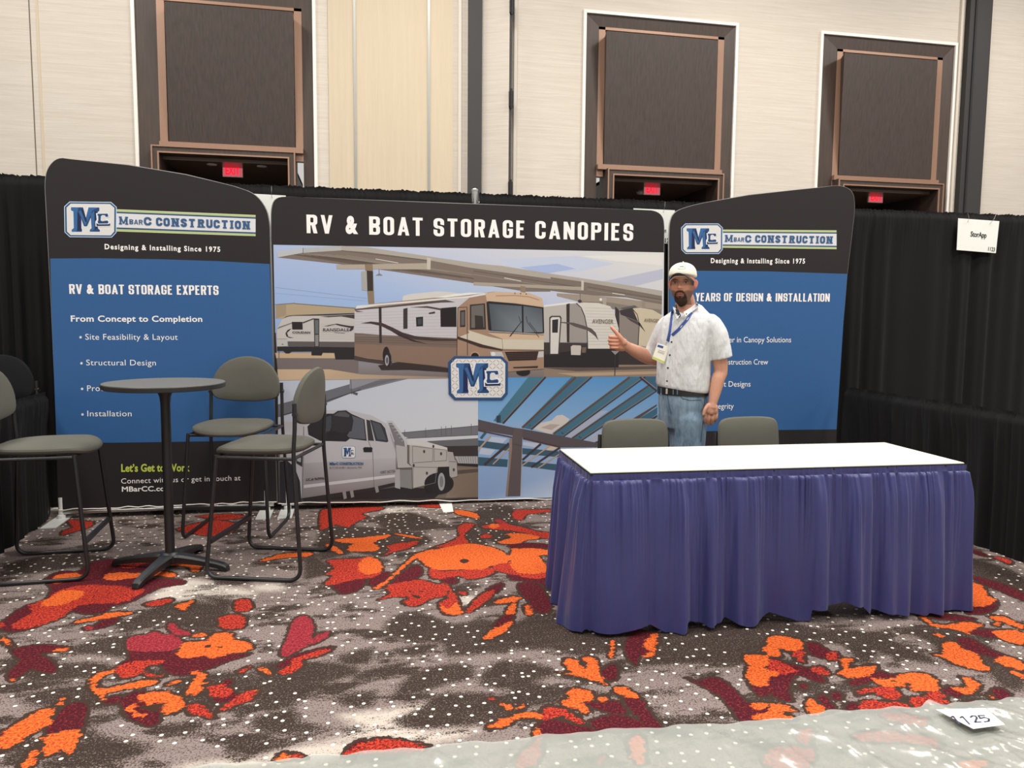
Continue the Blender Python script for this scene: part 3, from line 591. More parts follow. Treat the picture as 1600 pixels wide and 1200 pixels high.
    def field(polys, pad=.06):
        out = np.full((ny, nx), -.2)
        for P in polys:
            P = np.array(P); x0, y0 = P.min(0)-pad; x1, y1 = P.max(0)+pad
            ix = np.where((xs >= x0) & (xs <= x1))[0]; iy = np.where((ys >= y0) & (ys <= y1))[0]
            if len(ix) == 0 or len(iy) == 0: continue
            gx, gy = np.meshgrid(xs[ix], ys[iy]); ins = np.zeros(gx.shape, bool); dm = np.full(gx.shape, 9.)
            for k in range(len(P)):
                a, bb = P[k], P[(k+1) % len(P)]; e = bb-a; l2 = max(e@e, 1e-9)
                t = np.clip(((gx-a[0])*e[0]+(gy-a[1])*e[1])/l2, 0, 1)
                dm = np.minimum(dm, np.hypot(gx-a[0]-t*e[0], gy-a[1]-t*e[1]))
                if abs(e[1]) > 1e-9:
                    c = ((a[1] > gy) != (bb[1] > gy)) & (gx < (e[0])*(gy-a[1])/e[1]+a[0]); ins ^= c
            sd = np.where(ins, dm, -dm)
            sub = out[np.ix_(iy, ix)]; out[np.ix_(iy, ix)] = np.maximum(sub, sd)
        return out
    def fl(pts, amp=.012):
        w = [onz(x, y) for x, y in pts]; out = []
        for k in range(len(w)):   # rounder outline
            a, bb = w[k], w[(k+1) % len(w)]; z = w[k-1]; zz = w[(k+2) % len(w)]
            out.append((a.x, a.y)); mid = (a+bb)*.5625-(z+zz)*.0625; out.append((mid.x, mid.y))
        return out
    groups = {'O': [], 'R': [], 'M': [], 'P': []}
    for c, cr, pts in BLOBS: groups[c].append(fl(S(cr, pts)))
    # the same kind of pattern goes on where the photograph shows nothing
    r2 = random.Random(3)
    def rnd(cx, cy, rad):
        k = r2.randint(6, 9); ph = r2.random()*6; st = r2.uniform(.35, .9); ro = r2.random()*3
        o = []
        for j in range(k):
            t = ph+j*2*math.pi/k; rr = rad*r2.uniform(.6, 1.15); x, y = rr*math.cos(t), rr*math.sin(t)*st
            o.append((cx+x*math.cos(ro)-y*math.sin(ro), cy+x*math.sin(ro)+y*math.cos(ro)))
        return o
    for k in range(90):
        cx, cy = r2.uniform(-3, 4.8), r2.uniform(1.45, 6.1)
        p = Vector((cx, cy, 0))-EYE; z = p.dot(FW); ppx = 800+F_PX*p.dot(RT)/z; ppy = 600-F_PX*p.dot(UP)/z
        if -60 < ppx < 1660 and ppy < 1230 and not (880 < ppx < 1510 and ppy < 960) : continue
        groups[r2.choice('OORRMMP')].append(rnd(cx, cy, r2.uniform(.08, .22)))
    F = {'fO': field(groups['O']), 'fR': field(groups['R']), 'fM': field(groups['M']), 'fP': field(groups['P']),
         'dark': field([fl(S(c, p)) for c, p in DARKS]), 'bright': field([fl(S(c, p)) for c, p in BRIGHTS]), 'hole': field([fl(S(c, p)) for c, p in HOLES])}
    F['flower'] = np.maximum.reduce([F['fO'], F['fR'], F['fM'], F['fP']])
    for n, a in F.items():
        at_ = me.attributes.new(n, 'FLOAT', 'POINT'); at_.data.foreach_set('value', a.astype(np.float32).ravel())
    o = bpy.data.objects.new('floor', me); COL.objects.link(o); tag(o, 'grey carpet with white dots and orange red flower pattern', kind='structure')
    return o
make_floor()

# ------------------------------------------------------------------ SETTING: ballroom wall with three alcoves
WY = 13.0
def wx(px_, py_=200): return at(px_, py_, WY).x
ceil = box('ceiling', -12, 18, -7, 15.5, 9.0, 9.2, simple('hall_ceiling', (205, 200, 190), .9)); tag(ceil, 'pale hall ceiling above the booth', kind='structure')
ALC = [(-3.33, -.70, 8.4), (3.83, 6.58, 6.62), (8.30, 11.06, 6.62)]    # outer dark portal frames x0,x1,top
def wall_piece(bm, x0, x1, z0, z1): add_box(bm, x0, x1, WY, WY+.2, z0, z1)
bm = bmesh.new()
wall_piece(bm, -12, -3.33, 0, 9); wall_piece(bm, -3.33, -.70, 8.4, 9); wall_piece(bm, -.70, 3.83, 0, 9)
wall_piece(bm, 3.83, 6.58, 6.62, 9); wall_piece(bm, 6.58, 8.30, 0, 9); wall_piece(bm, 8.30, 11.06, 6.62, 9); wall_piece(bm, 11.06, 18, 0, 9)
wb = bm_obj('wall_back', bm, M_wall); tag(wb, 'cream linen covered ballroom wall', kind='structure')
# cream pilaster panel between first alcove and the dark column, with two metal strips
pn = box('wall_panel', -.46, 1.55, WY-.02, WY, 0, 9, M_wall_plain, wb)
for sx in (-.045, 1.15): box('metal_strip', sx-.02, sx+.02, WY-.035, WY-.018, 0, 9, M_strip, wb)
box('seam_gap', -4.80, -4.785, WY-.004, WY, 0, 9, simple('seam_shadow_gap', (110, 98, 84), .8), wb); box('seam_bead', -4.70, -4.67, WY-.010, WY, 0, 9, M_wall_plain, wb)
for sx in (1.66, 2.60, 11.16, 11.80): box('edge_bead', sx-.025, sx+.025, WY-.05, WY, 0, 9, M_bead2, wb)
c1 = box('trim_1', 1.80, 2.02, WY-.12, WY+.02, 0, 9, M_column); tag(c1, 'dark grey pocket column beside the cream panel', kind='structure')
c2 = box('trim_2', 11.26, 11.74, WY-.12, WY+.02, 0, 9, M_column); tag(c2, 'dark grey column at right of the wall', kind='structure')
box('track_groove', 11.36, 11.40, WY-.14, WY-.12, 0, 9, M_ink, c2)
# narrow linen door leaf of the wall pocket, standing ajar, with black hinges
dl = bpy.data.objects.new('door_4', None); COL.objects.link(dl); tag(dl, 'tall linen covered pocket door standing slightly ajar', kind='structure')
bm = bmesh.new(); vs = [(2.03, WY-.02), (2.46, WY-.22), (2.46, WY-.16), (2.03, WY+.04)]
vv = [bm.verts.new((x, y, z)) for z in (0, 9) for x, y in vs]
for k in range(4): bm.faces.new((vv[k], vv[(k+1) % 4], vv[4+(k+1) % 4], vv[4+k]))
bm.faces.new(vv[:4]); bm.faces.new(vv[4:]); bm_obj('door_leaf', bm, M_wall, dl)
box('door_edge', 2.46, 2.50, WY-.22, WY-.02, 0, 9, M_column, dl)
for hz in (6.55, 5.05, 3.58):
    bm = bmesh.new(); add_box(bm, 2.455, 2.53, WY-.26, WY-.20, hz-.13, hz+.13, .01); add_tube(bm, [(2.49, WY-.27, hz-.16), (2.49, WY-.27, hz+.16)], .018, 10)
    bm_obj('hinge', bm, M_ink, dl)
EXIT_RED = emit('exit_sign_red_led', (255, 22, 50), 1.6); EXIT_FACE = emit('exit_sign_pale_face', (255, 120, 130), .55)
LENS = emit('downlight_lens', (255, 236, 205), 6)
alcove_names = ['left', 'middle', 'right']
def alcove(i, x0, x1, ztop, px0, px1, pz0, pz1, ox0, ox1, oz, tilt):
    """x0..x1 outer dark portal, px/pz hanging panel, ox/oz opening"""
    d = bpy.data.objects.new(f'door_{i}', None); COL.objects.link(d)
    tag(d, ['tall dark wood exit alcove behind the left banner', 'dark wood exit alcove above the man and centre banner', 'dark wood exit alcove above the right drape'][i-1], kind='structure')
    fr = .26; dep = .42
    # white bead round portal
    bm = bmesh.new(); add_box(bm, x0-.05, x0, WY-.04, WY+.1, 0, ztop+.05); add_box(bm, x1, x1+.05, WY-.04, WY+.1, 0, ztop+.05); add_box(bm, x0, x1, WY-.04, WY+.1, ztop, ztop+.05)
    bm_obj('white_bead', bm, M_trimwhite, d)
    # sloping dark wood reveal: outer edge at wall, inner edge pushed in
    ix0, ix1 = px0-.13, px1+.13; izt = pz1+.07
    bm = bmesh.new()
    def quad(*p): bm.faces.new([bm.verts.new(q) for q in p])
    y0, y1 = WY, WY+.03
    quad((x0, y0, 0), (ix0, y1, 0), (ix0, y1, izt), (x0, y0, ztop)); quad((x1, y0, 0), (ix1, y1, 0), (ix1, y1, izt), (x1, y0, ztop))
    quad((x0, y0, ztop), (x1, y0, ztop), (ix1, y1, izt), (ix0, y1, izt))
    quad((ix0, y1, 0), (ix0, y1+dep, 0), (ix0, y1+dep, izt), (ix0, y1, izt)); quad((ix1, y1, 0), (ix1, y1+dep, 0), (ix1, y1+dep, izt), (ix1, y1, izt)); quad((ix0, y1, izt), (ix0, y1+dep, izt), (ix1, y1+dep, izt), (ix1, y1, izt))
    bm_obj('wood_reveal', bm, M_wood, d)
    bm = bmesh.new(); add_box(bm, ix0, ix0+.115, y1-.004, y1+.03, oz, izt); add_box(bm, ix1-.115, ix1, y1-.004, y1+.03, oz, izt); add_box(bm, ix0, ix1, y1-.004, y1+.03, izt-.045, izt)
    add_box(bm, ix0, ix1, y1+.05, y1+.12, oz, izt)
    bm_obj('copper_reveal', bm, M_bronze, d)
    # hanging panel, its foot swung out
    bm = bmesh.new(); t = tilt
    k_ = (WY-.02-t)/WY; zt_ = CAM_H+(pz1-CAM_H)*k_
    q = [(px0*k_, WY-.02-t, zt_), (px1*k_, WY-.02-t, zt_), (px1, WY+.02, pz0), (px0, WY+.02, pz0)]
    a = [bm.verts.new(p) for p in q]; b2 = [bm.verts.new((p[0], WY+.15, p[2])) for p in ((px0, 0, zt_), (px1, 0, zt_), (px1, 0, pz0), (px0, 0, pz0))]
    bm.faces.new(a); bm.faces.new(b2[::-1])
    for k in range(4): bm.faces.new((a[k], a[(k+1) % 4], b2[(k+1) % 4], b2[k]))
    bm_obj('hanging_panel', bm, M_wood2, d)
    # projecting door surround with two copper lines
    yf = WY-.16; sw = .115
    bm = bmesh.new(); add_box(bm, ox0-sw, ox0, yf, WY+.3, 0, oz+sw); add_box(bm, ox1, ox1+sw, yf, WY+.3, 0, oz+sw); add_box(bm, ox0, ox1, yf, WY+.3, oz, oz+sw)
    bm_obj('door_surround', bm, M_wood, d)
    def lines(e0, e1, nm):
        bm = bmesh.new(); add_box(bm, ox0-e1, ox0-e0, yf-.02, yf, 0, oz+e1); add_box(bm, ox1+e0, ox1+e1, yf-.02, yf, 0, oz+e1); add_box(bm, ox0-e0, ox1+e0, yf-.02, yf, oz+e0, oz+e1)
        bm_obj(nm, bm, M_bronze, d)
    lines(sw-.022, sw, 'outer_copper_line'); lines(0, .024, 'inner_copper_line')
    box('header_bar', ix0, ix1, WY-.05, WY+.03, oz+sw, oz+sw+.085, M_bronze, d)
    # deep lobby behind
    bm = bmesh.new(); add_box(bm, ox0-.06, ox0, WY+.3, WY+2.2, 0, oz); add_box(bm, ox1, ox1+.06, WY+.3, WY+2.2, 0, oz); add_box(bm, ox0-.06, ox1+.06, WY+2.2, WY+2.26, 0, oz)
    bm_obj('lobby_lining', bm, M_alcove, d)
    box('soffit', ox0-.06, ox1+.06, WY+.05, WY+2.26, oz-.06, oz-.005, M_soffit, d)
    return d
alcove(1, *ALC[0], -2.90, -1.0, 4.14, 6.24, -3.01, -1.10, 3.93, .26)
alcove(2, *ALC[1], 4.20, 6.26, 4.12, 6.36, 4.33, 6.26, 3.91, .24)
alcove(3, *ALC[2], 8.76, 10.72, 4.14, 6.33, 8.76, 10.75, 3.92, .24)
for k, (px_, py_, lab) in enumerate([((-1.0), 0, ''), (0, 0, ''), (0, 0, '')]): pass
def exit_sign(c, w, label):
    t = thing('exit_sign', label, 'exit sign', c, 0, 'exit signs in the alcoves')
    h = w*.66
    box('canopy_mount', -w*.25, w*.25, -.03, .03, h+.02, h+.05, M_silver, t)
    bm = bmesh.new(); add_box(bm, -w/2, w/2, -.02, .02, -.01, h+.022, .004); bm_obj('housing', bm, M_white_metal, t)
    fa = box('lit_face', -w/2+.006, w/2-.006, -.024, -.019, 0, h-.03, EXIT_FACE, t)
    text_on(Vector((-w*.36, 0, .022)), Vector((1, 0, 0)), Vector((0, 0, 1)), Vector((0, -1, 0)), w*.72, h-.075, 'EXIT', EXIT_RED, t, .05, 1.05, 'lettering', .027)
    return t
for (px_, py_, lab) in ((364, 276, 'red lit exit sign in the alcove above the left banner'), (1018, 304, 'red lit exit sign in the alcove above the centre banner'), (1367, 316, 'red lit exit sign in the alcove above the right drape')):
    p = at(px_, py_, WY+.55); exit_sign((p.x, p.y, p.z), .32, lab)
for (px_, py_, lab) in ((331, 257, 'small round downlight left of the exit sign above the left banner'), (409, 260, 'small round downlight right of the exit sign above the left banner'), (975, 285, 'small round downlight left of the exit sign above the man'), (1040, 287, 'small round downlight right of the exit sign above the man')):
    q = ray(px_, py_); t_ = (3.87-CAM_H)/q.z; p = EYE+q*t_
    if p.y > WY+2.0 or p.y < WY+.1: p.y = min(max(p.y, WY+.9), WY+1.6)
    t = thing('downlight', lab, 'ceiling light', (p.x, p.y, 3.862), 0, 'downlights in the alcove soffits')
    bm = bmesh.new(); add_lathe(bm, [(.05, .002), (.075, .002), (.08, .008), (.05, .008)], 20); bm_obj('trim_ring', bm, M_white_metal, t)
    bm = bmesh.new(); add_lathe(bm, [(.05, .003), (.048, .008)], 20); bm_obj('lens', bm, LENS, t)
p = at(1001, 291, WY+1.1)
t = thing('smoke_detector', 'white dome detector beside the exit sign above the man', 'smoke detector', (p.x, p.y, 3.865))
bm = bmesh.new(); add_lathe(bm, [(.02, -.06), (.06, -.05), (.085, -.02), (.09, 0)], 20); bm_obj('dome', bm, M_white_metal, t, True)

# ------------------------------------------------------------------ DRAPES
DY = 6.147; XL, XR = -2.122, 3.909
def fold_fn(seed, lam):
    r = np.random.default_rng(seed); ph = r.uniform(0, 6, 6)
    def f(s, k=1.0):
        w = 2*math.pi*s/lam + 1.4*np.sin(2*math.pi*s/(lam*4.3)+ph[0]) + .8*np.sin(2*math.pi*s/(lam*2.7)+ph[1])
        a = .6+.4*np.sin(2*math.pi*s/(lam*3.1)+ph[2])
        v = np.sin(w)*a + .35*np.sin(2.3*w+ph[3]) + .5*np.sin(2*math.pi*s/(lam*6)+ph[4])
        return v*k
    return f
def drape(name, label, a, b, ztop, zbot, seed, lam=.13, amp=.022, group=None, side=1, header=.02):
    a = Vector((a[0], a[1], 0)); b = Vector((b[0], b[1], 0)); Ln = (b-a).length; t = (b-a)/Ln; n = Vector((t.y, -t.x, 0))*side
    root = thing(name, label, 'curtain', ((a.x+b.x)/2, (a.y+b.y)/2, 0), 0, group)
    inv = -Vector(root.location)
    f = fold_fn(seed, lam); fr = fold_fn(seed+50, .035)
    ns = int(Ln/.011); zs = [ztop+header, ztop+header*.4, ztop-.005, ztop-.03, ztop-.06, ztop-.09, ztop-.2, ztop-.45] + list(np.linspace(ztop-.7, zbot, 8 if ztop > 2 else 4))
    s = np.linspace(0, Ln, ns+1); fs, rs = f(s), fr(s)
    V = []; nz = len(zs)
    for j, z in enumerate(zs):
        dtop = ztop-z
        k = min(1, max(0, dtop/.5)); 
        if z > ztop-.01: am = rs*.010*(1 if j else 1.4); bulge = 0
        elif dtop < .1: am = rs*.006+fs*amp*.25; bulge = .024
        else: am = fs*amp*(.35+.65*k)+rs*.004*(1-k); bulge = .024*(1-k)
        for i in range(ns+1):
            zz = z + (rs[i]*header*.22 if j == 0 else 0) + (.006*fs[i] if j == nz-1 else 0)
            V.append(a + t*s[i] + n*(am[i]+bulge) + Vector((0, 0, max(zz, .004))) + inv)
    Fc = [(j*(ns+1)+i, j*(ns+1)+i+1, (j+1)*(ns+1)+i+1, (j+1)*(ns+1)+i) for j in range(nz-1) for i in range(ns)]
    mesh_obj('cloth', V, Fc, M_drape, root, True)
    bm = bmesh.new(); add_tube(bm, [a-n*.012+Vector((0, 0, ztop-.055))+inv, b-n*.012+Vector((0, 0, ztop-.055))+inv], .012, 10); bm_obj('crossbar', bm, M_silver, root)
    return root
def upright(x, y, h, label):
    t = thing('drape_pole', label, 'pole', (x, y, 0))
    bm = bmesh.new(); add_tube(bm, [(0, 0, .006), (0, 0, h)], .024, 14); bm_obj('pole', bm, M_silver, t, True)
    bm = bmesh.new(); add_box(bm, -.15, .15, -.06, .24, 0, .008, .002); bm_obj('base_plate', bm, M_silver, t)
    bm = bmesh.new(); add_lathe(bm, [(.02, h), (.027, h), (.027, h+.012), (.015, h+.02)], 14); bm_obj('pole_cap', bm, M_silver, t)
    return t
GB = None
drape('black_drape', 'tall black drape at far left behind the left banner', (XL-3.05, DY), (XL-.03, DY), 2.43, .02, 11, group='tall black drapes along the back')
drape('black_drape', 'tall black drape behind left half of centre banner', (XL+.03, DY), (.885, DY), 2.43, .02, 12, lam=.06, amp=.012, group='tall black drapes along the back')
drape('black_drape', 'tall black drape behind right half of centre banner', (.945, DY), (XR-.03, DY), 2.43, .02, 13, lam=.06, amp=.012, group='tall black drapes along the back')
drape('black_drape', 'tall black drape at right carrying the white name card', (XR+.03, DY), (XR+3.05, DY), 2.43, .02, 14, lam=.34, amp=.024, group='tall black drapes along the back')
upright(.914, DY+.02, 2.47, 'silver upright pole topping the drapes behind centre banner')
upright(XL, DY+.02, 2.43, 'silver upright pole behind the left banner')
upright(XR, DY+.02, 2.43, 'silver upright pole behind the right banner')
drape('side_rail_drape', 'low black side drape behind the left bar chair', (XL-.035, 5.80), (XL, DY-3.02), .90, .02, 21, lam=.15, amp=.025, side=-1, group='low black side drapes')
drape('side_rail_drape', 'low black side drape right of the skirted table', (XR, 5.56), (XR, DY-3.02), .90, .02, 22, lam=.15, amp=.028, side=1, group='low black side drapes')

# name cards hung on the drape
def name_card(pts, label, text=None, number=None, hooks=(), tx=None, nx=None, Y=6.085):
    pl = Plane((0, Y), (1, Y)); P = [pl.px(*p) for p in pts]
    t = thing('booth_sign', label, 'sign', tuple(sum(P, Vector())/4))
    inv = Vector(t.location); bd = prism('card', [p-inv for p in P], pl.n, .004, M_white, t)
    def fix(o):
        for v in o.data.vertices: v.co -= inv
    if text: fix(text_px(pl, text, *tx, M_ink, t, .02, .95, .002))
    if number: fix(text_px(pl, number, *nx, M_ink, t, .02, 1, .002))
    for h in hooks:
        a = pl.px(*h[0]); b = pl.px(*h[1])
        bm = bmesh.new(); add_tube(bm, [a-inv+pl.n*.03, (a+b)/2-inv+pl.n*.03, b-inv+pl.n*.004, b-inv+pl.n*.004-Vector((.0, 0, -.01))], .0016, 6); bm_obj('wire_hook', bm, M_silver, t)
    return t
name_card([(1497.5, 341), (1561.5, 345.5), (1556, 395.5), (1495, 390.5)], 'white name card hanging on the drape at far right', 'StorApp', '1123', [((1508, 334), (1512, 347)), ((1552, 336), (1546, 350))], ((1516, 369.5), (1541, 371.8), 8.2), ((1543.5, 391.8), (1554, 393), 6.2))
name_card([(383, 302), (446.5, 305.5), (445, 362), (383, 358)], 'white card hanging between left and centre banners', None, None, [((425, 292), (425, 309))])
name_card([(990, 325.5), (1054.5, 328.5), (1052, 381), (989, 378)], 'white name card peeking out between centre and right banners', 'MBarC Construction', '1125', [((1037, 316), (1036, 332))], ((1003, 362), (1040.7, 363.5), 7), ((1034, 378.8), (1050.5, 379.6), 7))

# ------------------------------------------------------------------ BANNERS
PLC = Plane((-.6, 5.85), (2.4, 5.85)); PLL = Plane((-2.2, 5.85), (-.6, 5.85)); PLR = Plane((2.46, 5.85), (3.96, 5.68))
def offset_outline(P, d):
    c = sum(P, Vector())/len(P); return [p+(c-p).normalized()*d for p in P]
def band_shape(pts): return pts
def smooth_px(pts, it=2):
    for _ in range(it):
        o = []
        for a, b in zip(pts, pts[1:]):
            o += [(a[0]*.75+b[0]*.25, a[1]*.75+b[1]*.25), (a[0]*.25+b[0]*.75, a[1]*.25+b[1]*.75)]
        pts = [pts[0]]+o+[pts[-1]]
    return pts
def foot(parent, p, w=.10, back=.06, front=.25):
    bm = bmesh.new(); add_box(bm, p.x-w/2, p.x+w/2, p.y-front, p.y+back, .0, .008, .002); bm_obj('foot_plate', bm, M_white_metal, parent)
    bm = bmesh.new(); add_tube(bm, [(p.x, p.y, .006), (p.x, p.y, .16)], .02, 14); add_lathe(bm, [(.028, .008), (.028, .03), (.022, .034)], 14, (p.x, p.y, 0)); bm_obj('foot_post', bm, M_white_metal, parent, True)

OUT_L = [(91,797),(87,650),(80,480),(73,340)] + smooth_px([(72,320),(70,285),(74,262),(90,246),(112,249)],2) + [(200,258),(290,273),(345,286)] + smooth_px([(365,291),(398,302),(416,325),(421,350),(421.5,372)],2) + [(426,560),(432.5,783)]
OUT_C = [(434,787),(430,640),(427,480),(424,372)] + smooth_px([(424,356),(424,322),(432,308),(456,307),(476,308.5)],2) + [(700,317.5),(990,327.5)] + smooth_px([(1004,328),(1024,329),(1036,338),(1038,356),(1037.5,372)],2) + [(1036,560),(1034,775),(860,777.5),(650,783)]
OUT_R = [(1042,785),(1045,560),(1046,390)] + smooth_px([(1046,375),(1047,345),(1055,330),(1078,322),(1100,317)],2) + [(1170,305),(1240,297.2)] + smooth_px([(1285,292.5),(1312,289),(1332,297),(1336,318),(1334,342)],2) + [(1324,427),(1311,590),(1303,775)]

def banner(label, pl, outline, feet, group='fabric banner displays'):
    t = thing('banner_display', label, 'banner', (0, 0, 0), 0, group)
    P = [pl.px(*p) for p in outline]
    c = sum(P, Vector())/len(P); t.location = (c.x, c.y, 0); off = Vector((c.x, c.y, 0))
    prism('piping', [p + (p-c).normalized()*.006 - pl.n*.008 - off for p in P], pl.n, .014, M_piping, t)
    prism('fabric_face', [p-off for p in P], pl.n, .03, M_band, t)
    for f in feet: foot(t, pl.px(*f)-Vector((0, 0, pl.px(*f).z))-pl.n*.015-off)
    a = P[0]-off; b = P[-1]-off if False else None
    return t, off
def tube_bottom(t, pl, off, x0, x1, y):
    a = pl.px(x0, y)-off; b = pl.px(x1, y)-off; a.z = b.z = .05
    bm = bmesh.new(); add_tube(bm, [a-pl.n*.015, b-pl.n*.015], .016, 12); bm_obj('bottom_tube', bm, M_silver, t, True)
def bottom_hem(t, pl, off, x0, x1, ya, yb):
    q = []
    for k in range(61):
        u = k/60; x = x0+(x1-x0)*u; y = ya+(yb-ya)*u+1.1*math.sin(u*17)*math.sin(u*41+1)+.5*math.sin(u*73); q.append(pl.px(x, y, .004)-off)
    bm = bmesh.new(); add_tube(bm, q, .0038, 6); bm_obj('bottom_hem', bm, M_trimwhite, t, True)
def shift(o, off):
    for v in o.data.vertices: v.co -= off
    return o
OFFS = {}
bL, oL = banner('left banner with blue field, slanting top and bar chairs in front', PLL, OUT_L, [(95, 800), (416, 790)])
bC, oC = banner('wide centre banner printed with motorhomes, truck and steel beams', PLC, OUT_C, [(449, 790), (1024, 780)])
bR, oR = banner('right banner with blue field behind the man', PLR, OUT_R, [(1050, 785), (1300, 775)])
bottom_hem(bL, PLL, oL, 92, 432, 796.5, 783.5); bottom_hem(bC, PLC, oC, 435, 1030, 786.5, 776)
tube_bottom(bL, PLL, oL, 96, 428, 797); tube_bottom(bC, PLC, oC, 440, 1028, 787); tube_bottom(bR, PLR, oR, 1050, 1300, 780)
def tb(t, shf, pl, body, a, b, cap, c='w', **k): return shift(text_px(pl, body, a, b, cap, M_TXT.get(c, M_print_text), t, **k), shf)
M_TXT = {'w': M_print_text, 'g': simple('lime_print', (190, 205, 84), .6), 'b': simple('logo_blue_print', (44, 84, 128), .6), 'd': simple('dark_print', (36, 36, 40), .6), 's': simple('brown_grey_print', (112, 98, 84), .6)}

# blue fields
def blue_field(t, off, pl, outline):
    P = [pl.px(*p)+pl.n*.0008-off for p in outline]; return mesh_obj('blue_field', P, [list(range(len(P)))], M_blue, t)
blue_field(bL, oL, PLL, [(78.5,404),(150,403.5),(250,405),(340,408),(421.3,412.5),(424.5,500),(430.5,686.5),(330,689.5),(200,691.5),(88.5,692.5),(81,500)])
blue_field(bR, oR, PLR, [(1046,424),(1089,423),(1200,424),(1324,428),(1318,500),(1307,671),(1200,672),(1044.5,675),(1045,560)])

# logo drawn once in its own 0..1440 x 0..1200 box (outer 120..1235 x 195..1010)
def draw_logo(P, box_px, plate=True, L0=3):
    x0, y0, x1, y1, sk = box_px
    def T(q): 
        u = (q[0]-120)/1115; v = (q[1]-195)/815
        return (x0+(x1-x0)*u, y0+(y1-y0)*v+sk*u)
    def pg(pts, c, l): P.poly([T(q) for q in pts], c, L0+l)
    B1, B2, B3 = (62,108,160), (40,74,118), (32,44,82)
    pg([(120,310),(235,195),(1120,195),(1240,310),(1235,895),(1135,1010),(240,1010),(130,900)], (205,222,238) if not plate else (44,82,130), 0)
    pg([(138,318),(243,213),(1112,213),(1222,316),(1218,888),(1128,992),(248,992),(147,893)], (48,84,126), 1)
    pg([(172,335),(262,243),(1098,243),(1190,330),(1186,872),(1112,962),(262,962),(182,882)], (238,232,224), 2)
    if plate:
        k = 0
        for yy in range(285, 950, 62):
            for xx in range(215, 1170, 70):
                k += 1; s = 22 if (k+yy//62) % 2 else -22
                P.line(T((xx-24, yy-s)), T((xx+24, yy+s)), .75, (150,140,134), L0+3)
    wM = [(255,310),(545,310),(580,520),(610,310),(885,310),(885,420),(850,450),(820,640),(850,790),(900,830),(895,895),(655,895),(655,830),(680,770),(660,640),(620,780),(540,780),(500,640),(505,780),(520,830),(510,895),(265,895),(265,830),(310,790),(300,440),(255,410)]
    pg(wM, (240,240,240), 4)
    pg([(268,325),(525,325),(585,560),(640,325),(872,325),(872,400),(835,430),(840,800),(885,845),(880,880),(668,880),(668,840),(705,800),(690,560),(610,760),(545,760),(480,570),(490,800),(503,845),(498,885),(282,885),(282,840),(328,800),(318,420),(268,395)], B2, 5)
    pg([(268,325),(430,325),(410,400),(400,850),(350,885),(282,885),(282,840),(328,800),(318,420),(268,395)], B1, 6)
    pg([(430,420),(480,400),(600,690),(570,740)], B1, 6); pg([(640,325),(830,330),(720,400),(620,660),(590,560)], B1, 6)
    pg([(690,480),(765,390),(770,800),(740,850),(680,860),(705,800)], B1, 6)
    pg([(520,340),(545,400),(600,640),(575,660),(490,400)], B3, 7); pg([(765,400),(835,430),(838,800),(780,830)], B3, 6)
    pg([(405,430),(440,470),(488,600),(490,800),(503,850),(400,860)], B3, 7)
    pg([(800,455),(1075,450),(1080,540),(1010,560),(1080,610),(1110,650),(1105,755),(790,760),(785,650),(815,600)], (240,240,240), 8)
    pg([(840,470),(1050,465),(1062,530),(1010,540),(985,500),(930,500),(910,530),(910,620),(940,640),(1040,620),(1065,650),(1055,690),(850,695),(835,650),(850,620),(850,520),(830,500)], B2, 9)
    pg([(905,520),(985,505),(1000,545),(1000,625),(930,640),(900,620)], (232,228,222), 10)
    pg([(810,680),(850,710),(1070,705),(1100,680),(1100,742),(812,748)], B3, 9)
def side_header(t, off, pl, lg, bar, words, tag_):
    P = Print(pl, .0012)
    (xa, ta, ba), (xb, tb_, bb) = bar
    def strip(f0, f1, col, l): P.poly([(xa, ta+(ba-ta)*f0), (xb, tb_+(bb-tb_)*f0), (xb, tb_+(bb-tb_)*f1), (xa, ta+(ba-ta)*f1)], col, l)
    strip(0, 1, (222,228,178), 0); strip(.03, .97, (196,206,140), 1); strip(.11, .89, (48,80,118), 2); strip(.18, .82, (236,232,230), 3)
    draw_logo(P, lg, False, 4)
    shift(P.build('printed_logo', t), off)
    for w, a, b, cap, sp in words:
        block_text(pl, w, a, b, cap, M_TXT['b'], t, off, .72 if len(w) > 1 else .9, .19 if w == 'BAR' else .26, .12, w != 'BAR', .0036, 'logo_lettering')
    tb(t, off, pl, *tag_, 'w', offset=.03, spacing=1.25, off=.002)
side_header(bL, oL, PLL, (100.3, 314.9, 182.2, 370.5, 0.8), ((180, 326.9, 361.5), (399.4, 336, 369)),
  [('M', (186, 350.6), (200.8, 351.2), 12.4, 1), ('BAR', (202.4, 350.2), (223.2, 351.2), 7.6, 1), ('C', (225, 352), (237, 352.6), 13, 1), ('CONSTRUCTION', (244, 353), (391.5, 358.6), 13.2, 1)],
  ('Designing & Installing Since 1975', (163.8, 389.5), (344.3, 393.8), 8.4))
side_header(bR, oR, PLR, (1064, 349.2, 1129, 396.8, 0), ((1127, 358.8, 387), (1307, 360, 389.3)),
  [('M', (1132, 378), (1145, 378.2), 11, 1), ('BAR', (1146.2, 377.5), (1162.4, 377.9), 6.6, 1), ('C', (1163.8, 378.8), (1173.5, 379), 11.4, 1), ('CONSTRUCTION', (1179.5, 379), (1301, 380.8), 11.6, 1)],
  ('Designing & Installing Since 1975', (1110.5, 411.2), (1257.5, 412), 8.0))
